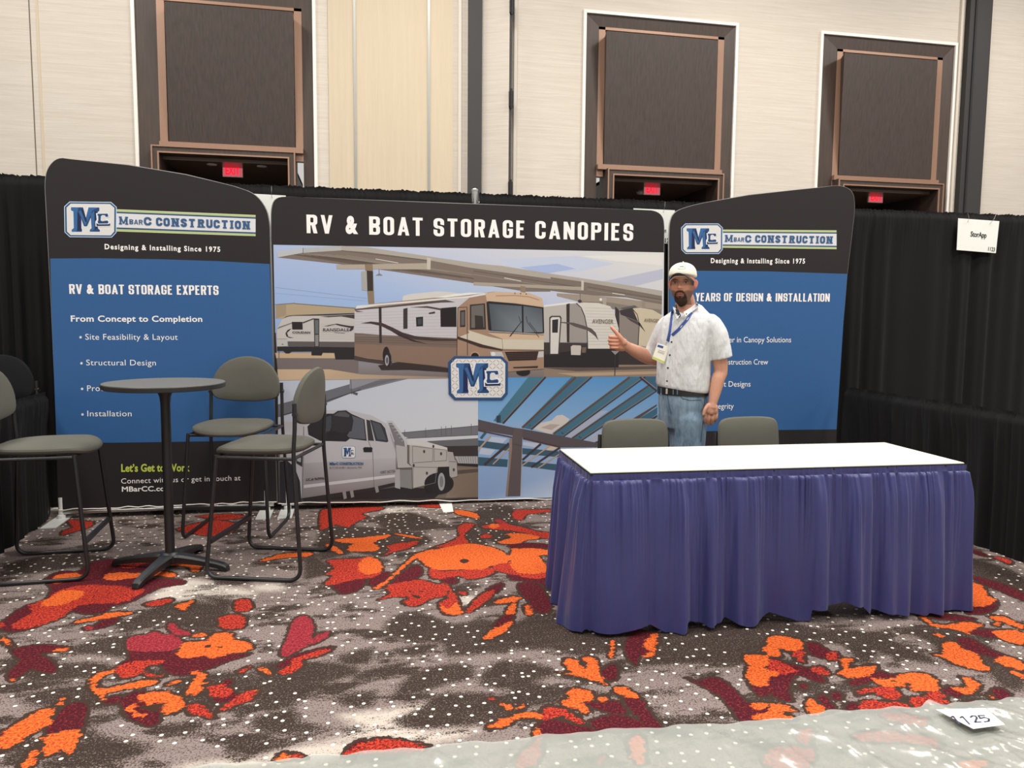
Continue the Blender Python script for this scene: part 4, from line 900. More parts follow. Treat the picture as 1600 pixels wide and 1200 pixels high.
for w, a, b, cap, c, of, sp in [
  ('From Concept to Completion', (111, 502.6), (316.2, 503), 9.6, 'w', .022, 1.05),
  ('Site Feasibility & Layout', (133.6, 530.8), (277.8, 531), 9, 'w', 0, 1.05), ('Structural Design', (135, 570.8), (243.8, 571), 8.8, 'w', 0, 1.05),
  ('Procurement', (136.4, 611), (214, 611), 8.8, 'w', 0, 1.05), ('Installation', (136.7, 650.4), (205.8, 650.4), 8.8, 'w', 0, 1.05),
  ('Let’s Get to Work', (189.6, 737.3), (296.8, 736.5), 12.3, 'g', .03, 1.02), ('Connect with us or get in touch at', (189.6, 755.6), (375.8, 750.4), 8, 'w', 0, 1.05), ('MBarCC.com', (190.6, 768.2), (268, 767), 8, 'w', .02, 1.02)]:
    tb(bL, oL, PLL, w, a, b, cap, c, offset=of, spacing=sp, off=.002)
P = Print(PLL, .0016)
for x, y in ((126, 527), (127.4, 567.6), (128.4, 607.6), (129, 647.6)): P.ell(x, y, 2, 2, (240,238,236), 0, 12)
tag(shift(P.build('bullet_dots', bL), oL), kind='stuff')
for w, a, b, cap, c, of, sp in [
  ('Leader in Canopy Solutions', (1119, 535), (1235.8, 535), 8.6, 'w', 0, 1.0), ('Construction Crew', (1120.5, 569.6), (1199.8, 569.6), 8.4, 'w', 0, 1.0),
  ('Efficient Designs', (1099, 604.2), (1172.4, 604), 8.4, 'w', 0, 1.0), ('Integrity', (1110.5, 638.8), (1146.2, 638.6), 8.4, 'w', 0, 1.0)]:
    tb(bR, oR, PLR, w, a, b, cap, c, offset=of, spacing=sp, off=.002)
block_text(PLL, 'RV & BOAT STORAGE EXPERTS', (108.6, 459.2), (341.8, 461), 15.2, M_print_text, bL, oL, .42, .155, .075)
block_text(PLR, '50 YEARS OF DESIGN & INSTALLATION', (1066, 470.6), (1296, 471.4), 13, M_print_text, bR, oR, .42, .15, .075)
for w, x0, x1 in (('RV', 479.3, 520), ('&', 540, 559.5), ('BOAT', 577, 660.5), ('STORAGE', 677.5, 820.3), ('CANOPIES', 836.2, 989)):
    yy = lambda x: 364.3+(x-479)*(376.6-364.3)/(989-479)
    block_text(PLC, w, (x0, yy(x0)), (x1, yy(x1)), 29-(x0-479)*.0035, M_print_text, bC, oC, .46, .165, .15, name='heading_lettering')
# ---- printed photographs on the centre banner (flat print, traced in the banner plane)
K6, K7, KT, KM = (420, 300, 3.636), (740, 340, 4.616), (420, 440, 7.5), (540, 440, 7.5)
K8, K5 = (420, 580, 3.478), (740, 580, 5.333)
def mural_top():
    P = Print(PLC, .0012)
    def pg(cr, pts, col, l): P.poly(S(cr, pts), col, l)
    def ln(cr, p, q, w, col, l): a, b = S(cr, [p, q]); P.line(a, b, w, col, l)
    # sky and ground
    P.poly([(427.2,382.5),(730,388),(730,520),(430,520)], [(184,196,226),(212,212,222),(160,190,228),(152,184,226)], 0)
    P.poly([(730,388),(1037.3,394.5),(1036.5,520),(730,520)], [(212,212,222),(232,226,214),(206,206,218),(160,190,228)], 0)
    P.poly([(430,500),(1036.5,500),(1035.5,588),(745,590),(434.5,594)], [(160,186,222),(196,196,206),(150,130,112),(120,108,102),(128,116,110)], 1)
    for q, c in (([(780,405),(900,400),(960,412),(900,425),(800,420)], (206,212,226)), ([(812,418),(870,412),(900,420),(850,428)], (176,190,224)), ([(940,440),(1036,420),(1036,436),(960,455)], (196,196,208)), ([(905,400),(1030,398),(1036,415),(960,408)], (236,230,222))): P.poly(q, c, 1)
    ln(K6, (36,542), (560,605), .5, (140,150,175), 1); ln(K6, (36,575), (560,620), .4, (150,160,185), 1)
    pg(K6, [(36,640),(150,632),(490,658),(490,720),(40,720)], (188,166,134), 2); ln(K6, (36,640), (150,632), 1.2, (120,110,100), 3); ln(K6, (150,634), (490,660), 1.2, (120,104,88), 3)
    pg(K6, [(40,640),(98,640),(98,700),(40,720)], (170,150,122), 3)
    # canopy
    pg(K6, [(50,345),(195,320),(410,308),(560,315),(1140,405),(1600,468),(1600,566),(1460,566),(1140,514),(640,442),(385,408),(50,372)], (132,116,104), 2)
    pg(K6, [(45,338),(195,318),(195,345),(50,372)], (196,196,196), 4); pg(K6, [(195,318),(412,306),(412,332),(195,346)], (188,186,182), 4); ln(K6, (195,318), (195,346), .8, (80,76,74), 5)
    pg(K6, [(412,306),(560,314),(1140,400),(1600,466),(1600,494),(1140,430),(900,386),(560,342),(412,332)], (182,172,158), 4)
    for k in range(7): ln(K6, (120+k*40, 352+k*3), (620+k*120, 432+k*14), .7, (98,84,74), 3)
    for k in range(5): ln(K6, (200+k*60, 348+k*3), (760+k*130, 420+k*17), .6, (160,146,132), 3)
    ln(K6, (412,332), (900,388), .8, (110,98,88), 5)
    pg(K6, [(383,414),(905,404),(905,440),(385,438)], (184,170,150), 5); pg(K6, [(898,372),(920,376),(918,442),(898,440)], (206,196,180), 6)
    pg(K6, [(545,410),(590,410),(600,636),(566,636)], (146,124,100), 5); pg(K6, [(525,452),(556,448),(562,560),(528,558)], (176,172,164), 6); pg(K6, [(556,446),(592,450),(592,562),(560,562)], (60,50,44), 6)
    pg(K6, [(606,474),(628,462),(648,474)], (140,130,120), 5); ln(K6, (626,440), (626,464), .7, (110,100,92), 5); ln(K6, (606,380), (735,403), .9, (238,232,220), 5); ln(K6, (1340,488), (1430,506), .9, (238,232,220), 5)
    pg(K7, [(0,330),(200,348),(560,405),(1000,470),(1360,528),(1358,566),(1000,500),(780,462),(560,430),(200,375),(0,358)], (182,172,158), 4)
    pg(K7, [(0,358),(200,375),(560,430),(800,466),(1000,500),(1358,566),(1358,625),(1100,575),(860,560),(700,545),(340,500),(0,465)], (130,114,102), 3)
    ln(K7, (0,385), (780,505), .8, (96,84,76), 4); ln(K7, (0,410), (700,520), .8, (160,146,130), 4); ln(K7, (820,500), (1358,592), .8, (96,84,76), 4); ln(K7, (820,520), (1358,604), .7, (160,146,130), 4)
    ln(K7, (220,435), (342,458), .9, (238,232,220), 5); ln(K7, (1000,545), (1090,558), .9, (238,232,220), 5)
    pg(K7, [(0,465),(330,480),(780,500),(780,525),(330,503),(0,487)], (178,164,146), 5); pg(K7, [(776,452),(795,454),(793,526),(776,524)], (206,198,184), 6)
    pg(K7, [(338,492),(374,498),(374,540),(338,535)], (150,130,106), 5)
    pg(K7, [(600,545),(860,560),(1100,585),(1358,625),(1358,665),(1210,650),(960,610),(760,605),(600,565)], (166,150,132), 4)
    pg(K7, [(930,575),(958,578),(956,640),(932,630)], (178,164,146), 5); pg(K7, [(1212,610),(1238,612),(1238,660),(1212,650)], (156,140,122), 5)
    pg(K7, [(760,600),(1356,600),(1356,700),(1000,660),(760,640)], (140,128,116), 2); P.ell(938.6, 468, 2.2, 2.2, (236,232,224), 6)
    # ground streaks
    pg(KT, [(75,835),(1050,840),(1050,905),(90,905)], (206,176,140), 4); pg(KT, [(90,895),(1050,900),(1050,1110),(700,1050),(105,1040)], (124,112,108), 5)
    P.poly([(433.5,577),(515,577),(565,585),(700,589),(700,591),(434.5,594)], [(212,182,146),(208,178,142),(190,164,136),(160,140,120),(160,140,120),(214,184,150)], 6)
    P.poly([(850,568),(1035.8,568),(1035.5,588),(850,589)], (150,128,108), 2); P.poly([(850,575),(1030,572),(1035,576),(900,580)], (98,84,76), 3); P.poly([(870,583),(1035,580),(1035,584),(900,588)], (188,160,130), 3)
    # travel trailer left
    T = KT
    pg(T, [(95,548),(165,430),(210,405),(270,395),(1004,362),(1004,706),(220,702),(218,672),(95,670)], (204,196,188), 7)
    pg(T, [(160,436),(210,404),(275,394),(1004,366),(1004,380),(700,398),(280,402),(220,412)], (66,58,60), 8); pg(T, [(600,410),(1004,384),(1004,436),(850,408),(700,418)], (70,60,64), 8)
    pg(T, [(92,560),(120,530),(270,480),(270,492),(110,552)], (130,120,118), 8); pg(T, [(396,476),(520,430),(592,434),(592,442),(525,442),(400,492)], (78,68,66), 8)
    pg(T, [(95,672),(218,672),(220,756),(95,762)], (198,192,184), 8); P.ell(441.6, 538, 1.4, .8, (90,82,78), 9); ln(T, (95,672), (218,672), .5, (120,112,106), 9)
    pg(T, [(222,700),(1004,706),(1004,772),(230,757)], (98,90,88), 8); pg(T, [(98,760),(1004,770),(1004,912),(780,912),(768,834),(632,832),(620,866),(500,864),(500,818),(270,820),(240,842),(200,842),(170,812),(98,812)], (44,40,41), 8)
    ln(T, (120,810), (120,895), .8, (60,54,54), 9)
    pg(T, [(270,472),(395,472),(398,562),(275,562)], (44,38,38), 9); pg(T, [(527,440),(592,434),(592,770),(535,770)], (62,56,54), 9); pg(T, [(540,452),(582,450),(582,610),(545,610)], (108,110,112), 10); pg(T, [(542,625),(582,622),(582,756),(545,756)], (140,136,132), 10)
    pg(T, [(268,548),(235,560),(215,600),(230,645),(295,658),(240,660),(205,640),(195,605),(220,568)], (70,60,58), 9)
    pg(T, [(645,522),(800,492),(860,505),(960,520),(1000,520),(990,560),(960,582),(940,575),(960,545),(840,520),(780,503),(700,522)], (62,52,54), 9); ln(T, (770,598), (890,604), .9, (110,100,98), 9)
    for k in range(8): ln(T, (605, 500+k*24), (1000, 498+k*25), .25, (184,176,170), 8)
    # motorhome
    tan, dtan, ltan, wht, dk = (168,136,112), (124,106,94), (214,182,150), (206,200,200), (56,46,46)
    pg(K6, [(487,662),(500,648),(620,632),(1232,572),(1280,566),(1480,574),(1552,604),(1562,830),(1562,1004),(1340,1024),(1065,1000),(700,962),(560,945),(487,930)], tan, 8)
    pg(K6, [(487,668),(620,650),(1140,600),(1075,655),(1068,832),(487,818)], wht, 9)
    pg(K6, [(487,800),(640,812),(1068,830),(1068,884),(487,862)], dtan, 10)
    pg(K6, [(487,862),(1068,884),(1068,1000),(700,962),(487,930)], (142,116,98), 9)
    for k in range(9): ln(K6, (490, 690+k*16), (1068, 664+k*19), .3, (176,168,168), 10)
    for k in range(3): ln(K6, (487, 822+k*13), (1068, 842+k*13), .5, (100,80,68), 11)
    pg(K6, [(500,646),(1140,590),(1240,572),(1245,582),(1140,600),(620,645),(490,668)], (232,228,220), 10); pg(K6, [(487,664),(620,652),(1000,612),(1060,626),(980,628),(640,660),(490,672)], (92,78,74), 11)
    pg(K6, [(758,618),(762,592),(800,580),(960,564),(1040,570),(1090,578),(1000,598),(860,610)], (220,214,202), 7); pg(K6, [(940,600),(1050,580),(1140,572),(1230,574),(1000,600)], (240,236,226), 9)
    pg(K6, [(624,652),(640,652),(642,858),(628,858)], dk, 12); pg(K6, [(764,664),(788,658),(788,776),(764,778)], (60,52,50), 12)
    pg(K6, [(836,712),(876,708),(876,762),(838,764)], (40,36,38), 12); pg(K6, [(845,720),(868,718),(868,752),(846,754)], (70,70,74), 13); pg(K6, [(908,686),(944,678),(944,690),(910,694)], (66,54,50), 12)
    pg(K6, [(974,660),(1066,652),(1066,766),(976,766)], (36,30,30), 12)
    pg(K6, [(520,746),(580,736),(640,742),(700,768),(760,798),(830,818),(960,832),(1068,836),(1068,846),(940,846),(830,838),(720,802),(640,762),(580,748)], (70,54,52), 12)
    pg(K6, [(680,780),(760,812),(840,846),(900,862),(820,850),(740,818)], (60,46,46), 12); pg(K6, [(800,655),(900,648),(980,662),(980,672),(900,658)], (84,66,62), 12); pg(K6, [(487,672),(540,680),(500,682)], (110,70,60), 12)
    # door, cab
    pg(K6, [(1072,656),(1126,654),(1128,930),(1068,930)], tan, 12); P.path(S(K6, [(1068,930),(1073,656),(1126,654),(1128,928)]), 1.0, (70,52,44), 13)
    pg(K6, [(1086,674),(1116,670),(1116,766),(1086,768)], (52,46,46), 13); pg(K6, [(1092,682),(1111,680),(1111,756),(1092,758)], (98,96,96), 14)
    pg(K6, [(1142,640),(1228,632),(1234,780),(1142,782)], (58,48,46), 12); pg(K6, [(1150,648),(1220,640),(1224,770),(1150,772)], (112,106,98), 13); pg(K6, [(1170,700),(1215,705),(1220,772),(1172,772)], (56,50,48), 14)
    pg(K6, [(1076,826),(1140,800),(1130,784),(1250,822),(1320,836),(1562,838),(1562,896),(1330,892),(1210,866),(1130,842)], (216,204,180), 12)
    pg(K6, [(1072,820),(1140,842),(1220,868),(1330,896),(1325,902),(1200,882),(1120,852),(1072,836)], (66,48,44), 13)
    pg(K6, [(1230,576),(1290,566),(1480,574),(1552,604),(1560,654),(1400,632),(1238,620)], ltan, 11); P.path(S(K6, [(1290,590),(1400,588),(1480,596),(1535,614)]), 1.2, (176,132,98), 12)
    for x in (1398, 1430, 1462): P.ell(420+x/3.636, 300+(576+(x-1398)*.06)/3.636, .9, 1.3, (120,84,66), 13)
    pg(K6, [(1236,626),(1250,620),(1400,634),(1560,656),(1564,800),(1510,808),(1260,794),(1246,780)], (40,38,42), 13)
    pg(K6, [(1250,634),(1436,648),(1438,796),(1265,784)], [(78,86,92),(96,104,112),(132,138,142),(86,92,96)], 14); pg(K6, [(1446,648),(1552,662),(1556,796),(1448,798)], [(96,104,112),(84,90,98),(120,126,130),(128,132,136)], 14)
    ln(K6, (1440,640), (1442,806), 1.2, (34,32,36), 15); ln(K6, (1250,790), (1560,808), 1.0, (190,190,190), 15)
    for a, b in (((1366,822),(1430,742)), ((1430,742),(1420,706)), ((1372,820),(1440,730)), ((1468,740),(1462,706)), ((1468,740),(1535,826)), ((1478,740),(1530,806))): ln(K6, a, b, .8, (40,34,34), 16)
    pg(K6, [(1240,800),(1562,815),(1562,840),(1330,836)], ltan, 13); pg(K6, [(1330,900),(1562,902),(1562,1004),(1345,1020),(1330,960)], tan, 13)
    ln(K6, (1325,836), (1330,900), .5, (120,90,70), 14); ln(K6, (1330,898), (1562,900), .6, (96,72,58), 14)
    pg(K6, [(1340,908),(1532,904),(1520,955),(1362,960)], (50,36,34), 14)
    for k in range(4): ln(K6, (1352, 918+k*10), (1526, 914+k*10), .4, (110,84,70), 15)
    pg(K6, [(1256,906),(1324,908),(1336,938),(1262,932)], (196,190,188), 14); P.ell(770.5, 553, 3.4, 3, (232,230,228), 15); pg(K6, [(1532,908),(1560,905),(1560,938),(1526,940)], (206,200,196), 14)
    pg(K6, [(1386,994),(1530,988),(1526,1000),(1390,1002)], (60,44,40), 14)
    P.ell(603.5, 555.5, 5.6, 14, (40,34,36), 10); P.ell(606.5, 561, 5, 11.5, (44,40,44), 11); P.ell(604.5, 563, 3.2, 8.5, (170,166,166), 12, 16); P.ell(604.8, 563, 1.8, 5, (96,90,92), 13)
    P.ell(742, 556.5, 6, 5.4, (36,28,28), 9); P.ell(742, 556, 7.6, 7, (190,150,120), 8); P.ell(817.5, 581, 11, 6.5, (38,34,34), 7)
    pg(K6, [(620,985),(760,962),(1020,1000),(1340,1024),(1340,1045),(800,1010),(640,1012)], (58,48,46), 6); pg(K6, [(487,930),(700,962),(700,985),(487,955)], (76,64,60), 7)
    # two pale trailers right
    pg(K7, [(505,635),(690,612),(760,614),(815,640),(840,760),(820,900),(505,900)], (196,186,176), 7); pg(K7, [(505,632),(700,608),(760,612),(700,622),(505,645)], (236,232,226), 8)
    pg(K7, [(668,625),(692,618),(690,900),(672,898)], (58,48,46), 9); pg(K7, [(690,620),(745,622),(780,660),(815,770),(818,900),(690,900)], (164,154,146), 8)
    pg(K7, [(745,620),(790,612),(900,616),(985,640),(1015,690),(1045,800),(1035,945),(822,945),(818,800),(790,680)], (222,214,200), 9)
    P.path(S(K7, [(740,618),(775,650),(800,710),(818,800),(822,945)]), 1.4, (60,54,54), 10)
    for k in range(13): ln(K7, (800+min(k,8)*2.5, 650+k*22), (1000+min(k*6, 40), 656+k*21.5), .35, (176,166,152), 10)
    pg(K7, [(545,720),(560,708),(625,708),(634,724),(615,990),(545,992)], (70,60,58), 9); pg(K7, [(554,728),(566,718),(618,718),(624,730),(608,982),(553,982)], (222,214,204), 10); pg(K7, [(566,738),(610,732),(606,830),(566,830)], (48,44,46), 11)
    pg(K7, [(630,752),(720,758),(790,778),(850,800),(880,830),(900,885),(870,850),(820,812),(730,786),(690,766),(632,758)], (96,84,80), 11)
    pg(K7, [(505,900),(820,905),(820,945),(505,990)], (64,56,54), 8); pg(K7, [(505,940),(1045,945),(1045,1080),(900,1080),(505,1080)], (44,38,40), 7)
    pg(K7, [(700,930),(715,920),(772,922),(775,935),(770,992),(702,990)], (206,196,182), 10); pg(K7, [(782,935),(812,935),(808,975),(780,975)], (120,96,84), 10)
    pg(K7, [(1040,680),(1060,665),(1140,655),(1170,680),(1190,760),(1185,920),(1050,905)], (146,134,124), 8); pg(K7, [(1050,670),(1150,650),(1185,700),(1200,755),(1140,730),(1060,700)], (66,56,58), 9)
    pg(K7, [(1145,655),(1200,650),(1290,665),(1350,700),(1365,760),(1362,940),(1190,925),(1190,760)], (212,196,166), 9); P.path(S(K7, [(1142,655),(1180,700),(1194,770),(1185,920)]), 1.2, (70,60,58), 10)
    pg(K7, [(1095,715),(1170,745),(1200,760),(1240,828),(1195,780),(1130,745)], (82,72,72), 10); pg(K7, [(1060,652),(1160,632),(1180,645),(1080,662)], (100,96,94), 10); pg(K7, [(1020,640),(1050,670),(1050,930),(1020,920)], (60,52,52), 8)
    pg(K7, [(1045,930),(1362,945),(1362,1060),(1045,1060)], (56,48,48), 7); ln(K7, (1020,960), (1018,1140), 1.2, (60,54,54), 12); pg(K7, [(990,960),(1050,962),(1020,990)], (150,144,140), 12); ln(K7, (768,545), (768,605), .5, (80,76,76), 8); P.ell(905.7, 470.5, 3, 2.2, (60,64,74), 10)
    return P
def mural_left():
    P = Print(PLC, .0012)
    def pg(pts, col, l, cr=K8): P.poly(S(cr, pts), col, l)
    def ln(p, q, w, col, l): a, b = S(K8, [p, q]); P.line(a, b, w, col, l)
    pg([(50,45),(1137,35),(1137,400),(50,400)], [(196,202,212),(206,210,216),(222,222,222),(196,200,206)], 0)
    P.poly([(434,690),(747,690),(747,778.5),(650,781),(436,785)], [(112,104,100),(122,110,100),(120,106,94),(110,98,90),(84,78,76)], 1)
    pg([(500,45),(760,40),(480,110),(320,150),(260,150)], (128,128,132), 1)
    # big girder upper left
    pg([(50,180),(110,165),(440,70),(720,38),(500,100),(450,118),(280,185),(50,250)], (112,112,116), 2); pg([(440,45),(620,40),(460,95),(440,95)], (148,148,152), 3); ln((445,45), (450,125), 1.0, (86,86,90), 4); pg([(450,110),(485,118),(480,132),(455,122)], (90,90,94), 4)
    ln((60,245), (500,100), 1.3, (70,66,70), 4)
    # bridge girders at right
    pg([(700,335),(1137,295),(1137,345),(760,365)], (120,120,124), 2); ln((700,336), (1137,296), .8, (70,70,74), 3); ln((740,366), (1137,346), .8, (86,84,86), 3)
    for x in (738, 852, 938, 962, 992, 1100): ln((x, 318-(x-738)*.09), (x, 362-(x-738)*.05), .7, (96,92,90), 3)
    pg([(740,366),(1137,348),(1137,372),(820,384)], (214,214,216), 2); pg([(860,380),(1137,364),(1137,410),(980,412)], (108,108,110), 3); pg([(900,408),(1137,404),(1137,462),(1010,462)], (60,54,54), 3)
    pg([(1010,462),(1137,462),(1137,505),(1030,500)], (176,174,172), 3)
    for k in range(9): ln((1030+k*13, 462), (1040+k*12, 500), .5, (70,64,62), 4)
    pg([(1020,500),(1137,503),(1137,520),(1020,512)], (46,42,42), 4); pg([(1010,520),(1137,522),(1137,682),(960,690),(990,600)], (134,116,100), 3); pg([(1000,540),(1137,530),(1137,548),(1020,560)], (92,80,72), 4)
    # truck shadow
    pg([(170,720),(400,670),(690,630),(960,640),(900,690),(560,712),(230,730)], (46,42,42), 3)
    # cab
    body = [(60,270),(200,280),(240,240),(320,212),(420,208),(560,240),(640,285),(660,330),(680,385),(695,440),(692,602),(560,632),(360,672),(180,690),(60,700)]
    pg(body, (196,192,192), 5)
    pg([(180,500),(692,470),(692,602),(560,632),(360,672),(180,690)], [(178,174,174),(190,186,186),(150,142,140),(146,138,136),(150,140,138),(140,132,130)], 6)
    pg([(190,618),(690,560),(690,575),(190,635)], (214,210,208), 7)
    pg([(210,300),(260,250),(320,230),(450,232),(520,262),(532,378),(440,366),(420,382),(280,378),(215,345)], (44,42,46), 7); pg([(450,240),(515,262),(526,370),(440,362),(425,350),(455,300)], (96,98,104), 8); pg([(300,250),(340,240),(340,300),(330,330),(300,340)], (70,72,78), 8)
    pg([(530,262),(550,268),(572,378),(540,376)], (60,58,62), 8); pg([(550,262),(610,282),(632,310),(650,380),(642,386),(580,378)], (58,60,64), 7); pg([(560,272),(605,288),(640,375),(590,370)], (84,86,90), 8)
    pg([(345,235),(375,215),(420,212),(450,232),(460,270),(450,325),(400,338),(345,325),(338,290)], (52,50,54), 9); pg([(352,240),(380,222),(415,220),(440,238),(435,250),(380,245)], (88,86,90), 10); pg([(310,330),(345,322),(400,338),(330,350)], (42,40,44), 9)
    P.path(S(K8, [(190,300),(188,480),(180,690)]), .8, (96,90,90), 8); P.path(S(K8, [(540,376),(565,440),(572,640)]), .7, (110,106,106), 8); P.path(S(K8, [(660,340),(692,440),(690,600)]), .7, (120,114,112), 8)
    pg([(512,418),(520,412),(560,413),(564,420),(560,440),(516,440)], (40,38,42), 9)
    pg([(145,460),(185,462),(182,520),(150,500)], (60,58,60), 8); pg([(150,470),(175,470),(174,495),(155,488)], (180,178,178), 9)
    pg([(60,490),(100,486),(140,520),(170,600),(178,715),(60,720)], (46,44,50), 8)
    pg([(180,690),(560,632),(690,604),(690,620),(540,655),(200,718)], (50,46,46), 8)
    for x in (400, 440, 575): pg([(x,655-(x-400)*.16),(x+18,652-(x-400)*.16),(x+24,690-(x-400)*.2),(x+8,696-(x-400)*.2)], (150,146,142), 9)
    # bed and tool boxes
    pg([(642,268),(672,268),(750,372),(752,500),(700,500),(690,400),(660,330)], (200,198,196), 6); pg([(650,282),(668,280),(735,378),(740,410),(690,400)], (128,126,126), 7)
    for k in range(6): ln((655+k*13, 290+k*18), (676+k*11, 290+k*17), .6, (210,208,206), 8)
    pg([(690,400),(752,412),(752,500),(782,522),(700,525)], (186,182,178), 7); pg([(750,372),(820,372),(970,415),(968,430),(820,405),(752,400)], (214,210,204), 7)
    pg([(764,398),(970,418),(978,520),(918,522),(905,606),(782,638),(780,520),(764,500)], (186,180,172), 6)
    P.path(S(K8, [(780,406),(892,420),(890,490),(782,498),(780,406)]), .7, (120,114,108), 8); P.path(S(K8, [(898,420),(966,428),(966,485),(898,490),(898,420)]), .7, (120,114,108), 8)
    P.path(S(K8, [(784,520),(914,522),(904,606),(784,636),(784,520)]), .7, (130,122,116), 8); pg([(713,535),(776,535),(778,640),(713,628)], (142,138,136), 8); pg([(685,535),(712,532),(714,640),(685,632)], (176,172,168), 8)
    for x, y in ((844,436),(936,448),(787,512),(859,554),(894,408),(1005,535)): P.ell(420+x/3.478, 580+y/3.478, 1.7, 2.6, (74,70,68), 9, 12)
    pg([(966,436),(1000,440),(1010,480),(1022,490),(1026,570),(985,580),(978,520)], (176,170,164), 6); P.path(S(K8, [(980,490),(1022,492),(1026,572),(986,580)]), .7, (110,104,100), 8)
    pg([(918,520),(980,518),(982,632),(955,632),(918,600)], (40,38,40), 7); P.ell(420+925/3.478, 580+610/3.478, 23, 17, (40,38,40), 7, 22); P.ell(420+938/3.478, 580+600/3.478, 5.5, 14, (168,166,164), 9, 18); P.ell(420+938/3.478, 580+600/3.478, 3.2, 9, (128,126,126), 10, 18); pg([(842,628),(905,606),(925,606),(930,640),(860,665)], (36,34,36), 6)
    draw_logo(P, (420+395/3.478, 580+404/3.478, 420+472/3.478, 580+474/3.478, 0), False, 10)
    P.poly([(436,783),(650,779),(747,777),(747,779),(650,781.5),(436,786)], (70,64,60), 4)
    return P
def mural_right():
    P = Print(PLC, .0012)
    def pg(pts, col, l): P.poly(S(K5, pts), col, l)
    def ln(p, q, w, col, l): a, b = S(K5, [p, q]); P.line(a, b, w, col, l)
    P.poly([(747,590),(1037,587.5),(1036,680),(747,660)], [(98,158,208),(86,146,196),(150,178,208),(140,182,220)], 0)
    P.poly([(747,655),(1036,680),(1034.5,776),(860,777.5),(747,780)], [(140,178,216),(176,188,204),(208,206,202),(196,206,222),(150,176,216)], 1)
    steel, side, rust = (66,108,130), (94,140,164), (92,72,66)
    cl = (214,204,194)
    pg([(500,480),(560,430),(650,410),(690,370),(740,362),(800,400),(770,440),(700,480),(640,525)], cl, 1); pg([(560,470),(640,440),(720,445),(650,490)], (186,170,160), 2); pg([(770,545),(900,440),(1060,330),(1120,330),(960,450),(840,556)], (176,180,196), 1)
    pg([(920,590),(1060,500),(1060,570)], (176,178,188), 1); pg([(410,590),(560,600),(540,640),(410,615)], (196,200,212), 2); pg([(600,650),(660,610),(720,630),(640,665)], (214,196,176), 2)
    # rafters, nearest first: (lower-left a,b) -> (upper-right c,d) bottom flange dark
    def raft(a, b, c, d, web, fl=1.8):
        pg([a, b, c, d], web, 3); P.line(*S(K5, [b, c]), fl, (70,56,54), 5); P.line(*S(K5, [(b[0]-6, b[1]-10), (c[0]-6, c[1]-10)]), .7, (150,124,106), 6); P.line(*S(K5, [a, d]), .6, (120,160,178), 5)
    raft((165,412),(245,436),(600,48),(455,46), (76,122,142), 2.6)
    raft((400,470),(480,486),(985,48),(815,46), (70,112,134), 2.2); ln((405,470), (850,50), 3.2, (98,76,68), 5)
    raft((660,525),(750,545),(1430,48),(1285,46), (70,114,134), 1.6); ln((665,522), (1300,50), 3.0, (98,78,70), 5)
    raft((815,560),(895,580),(1525,165),(1450,120), (72,112,130), 1.5); ln((820,558), (1460,118), 2.6, (92,74,68), 5)
    pg([(990,600),(1055,570),(1055,590),(1010,610)], (70,60,60), 3); pg([(1310,405),(1525,275),(1525,290),(1360,405)], (92,76,70), 4); pg([(1460,405),(1530,362),(1530,380),(1500,405)], (70,60,60), 4); pg([(1360,405),(1530,300),(1530,355),(1460,405)], (64,104,124), 3)
    pg([(1380,45),(1525,45),(1525,165),(1500,120)], (62,100,122), 4); ln((1385,50), (1525,165), 2.4, (64,52,54), 7); ln((1400,50), (1530,150), .8, (170,140,120), 8)
    # main beam and column
    pg([(38,402),(330,470),(410,480),(1050,600),(1050,632),(720,634),(410,550),(38,486)], (92,82,84), 7); pg([(38,486),(320,545),(320,556),(38,498)], (96,62,58), 8); pg([(410,550),(740,632),(700,634),(410,566)], (88,60,58), 8)
    pg([(340,470),(408,482),(404,610),(388,1040),(278,1042),(320,610),(320,556)], (100,88,88), 8); pg([(298,560),(320,556),(320,640),(284,1042),(266,1042),(290,800)], (150,128,112), 8); ln((330,606), (405,622), .6, (66,58,60), 9)
    ln((404,620), (390,1036), .6, (196,170,140), 9); P.poly(S(K5, [(190,372),(225,364),(225,430),(190,425)]), (52,72,88), 7)
    for x, y in ((203,388),(203,404),(203,420),(735,512),(745,520),(880,545),(892,555),(470,450)): P.ell(740+x/5.333, 580+y/5.333, .8, .8, (30,34,44), 8, 8)
    # lower purlins
    pg([(38,575),(300,610),(290,665),(38,628)], (62,94,112), 3); pg([(38,714),(285,735),(280,798),(38,786)], (62,94,112), 3)
    pg([(406,640),(720,668),(715,715),(406,690)], (62,94,112), 3); pg([(404,750),(700,775),(690,828),(404,790)], (62,94,112), 3)
    for a, b, w, c in (((38,655),(145,535),2.4,(196,164,132)), ((60,560),(100,510),4,(66,96,112)), ((90,780),(295,600),4,(70,60,62)), ((160,775),(300,640),1.8,(196,164,132)), ((406,740),(560,605),3.4,(62,56,60)), ((404,785),(650,612),1.8,(196,164,132)), ((480,800),(720,635),3.2,(66,60,64)), ((530,812),(715,690),1.8,(186,156,128))): ln(a, b, w, c, 5)
    for q in ([(150,545),(280,560),(240,600),(120,585)], [(60,640),(180,655),(140,700),(45,690)]): pg(q, (196,204,220), 2)
    return P
shift(mural_top().build('printed_motorhome_photo', bC), oC)
shift(mural_left().build('printed_truck_photo', bC), oC)
shift(mural_right().build('printed_steel_frame_photo', bC), oC)
Pb = Print(PLC, .0066); draw_logo(Pb, (700, 556.5, 793, 625, 0), True, 0); shift(Pb.build('printed_logo', bC), oC)
M_brand = simple('grey_print', (96, 92, 92), .6)
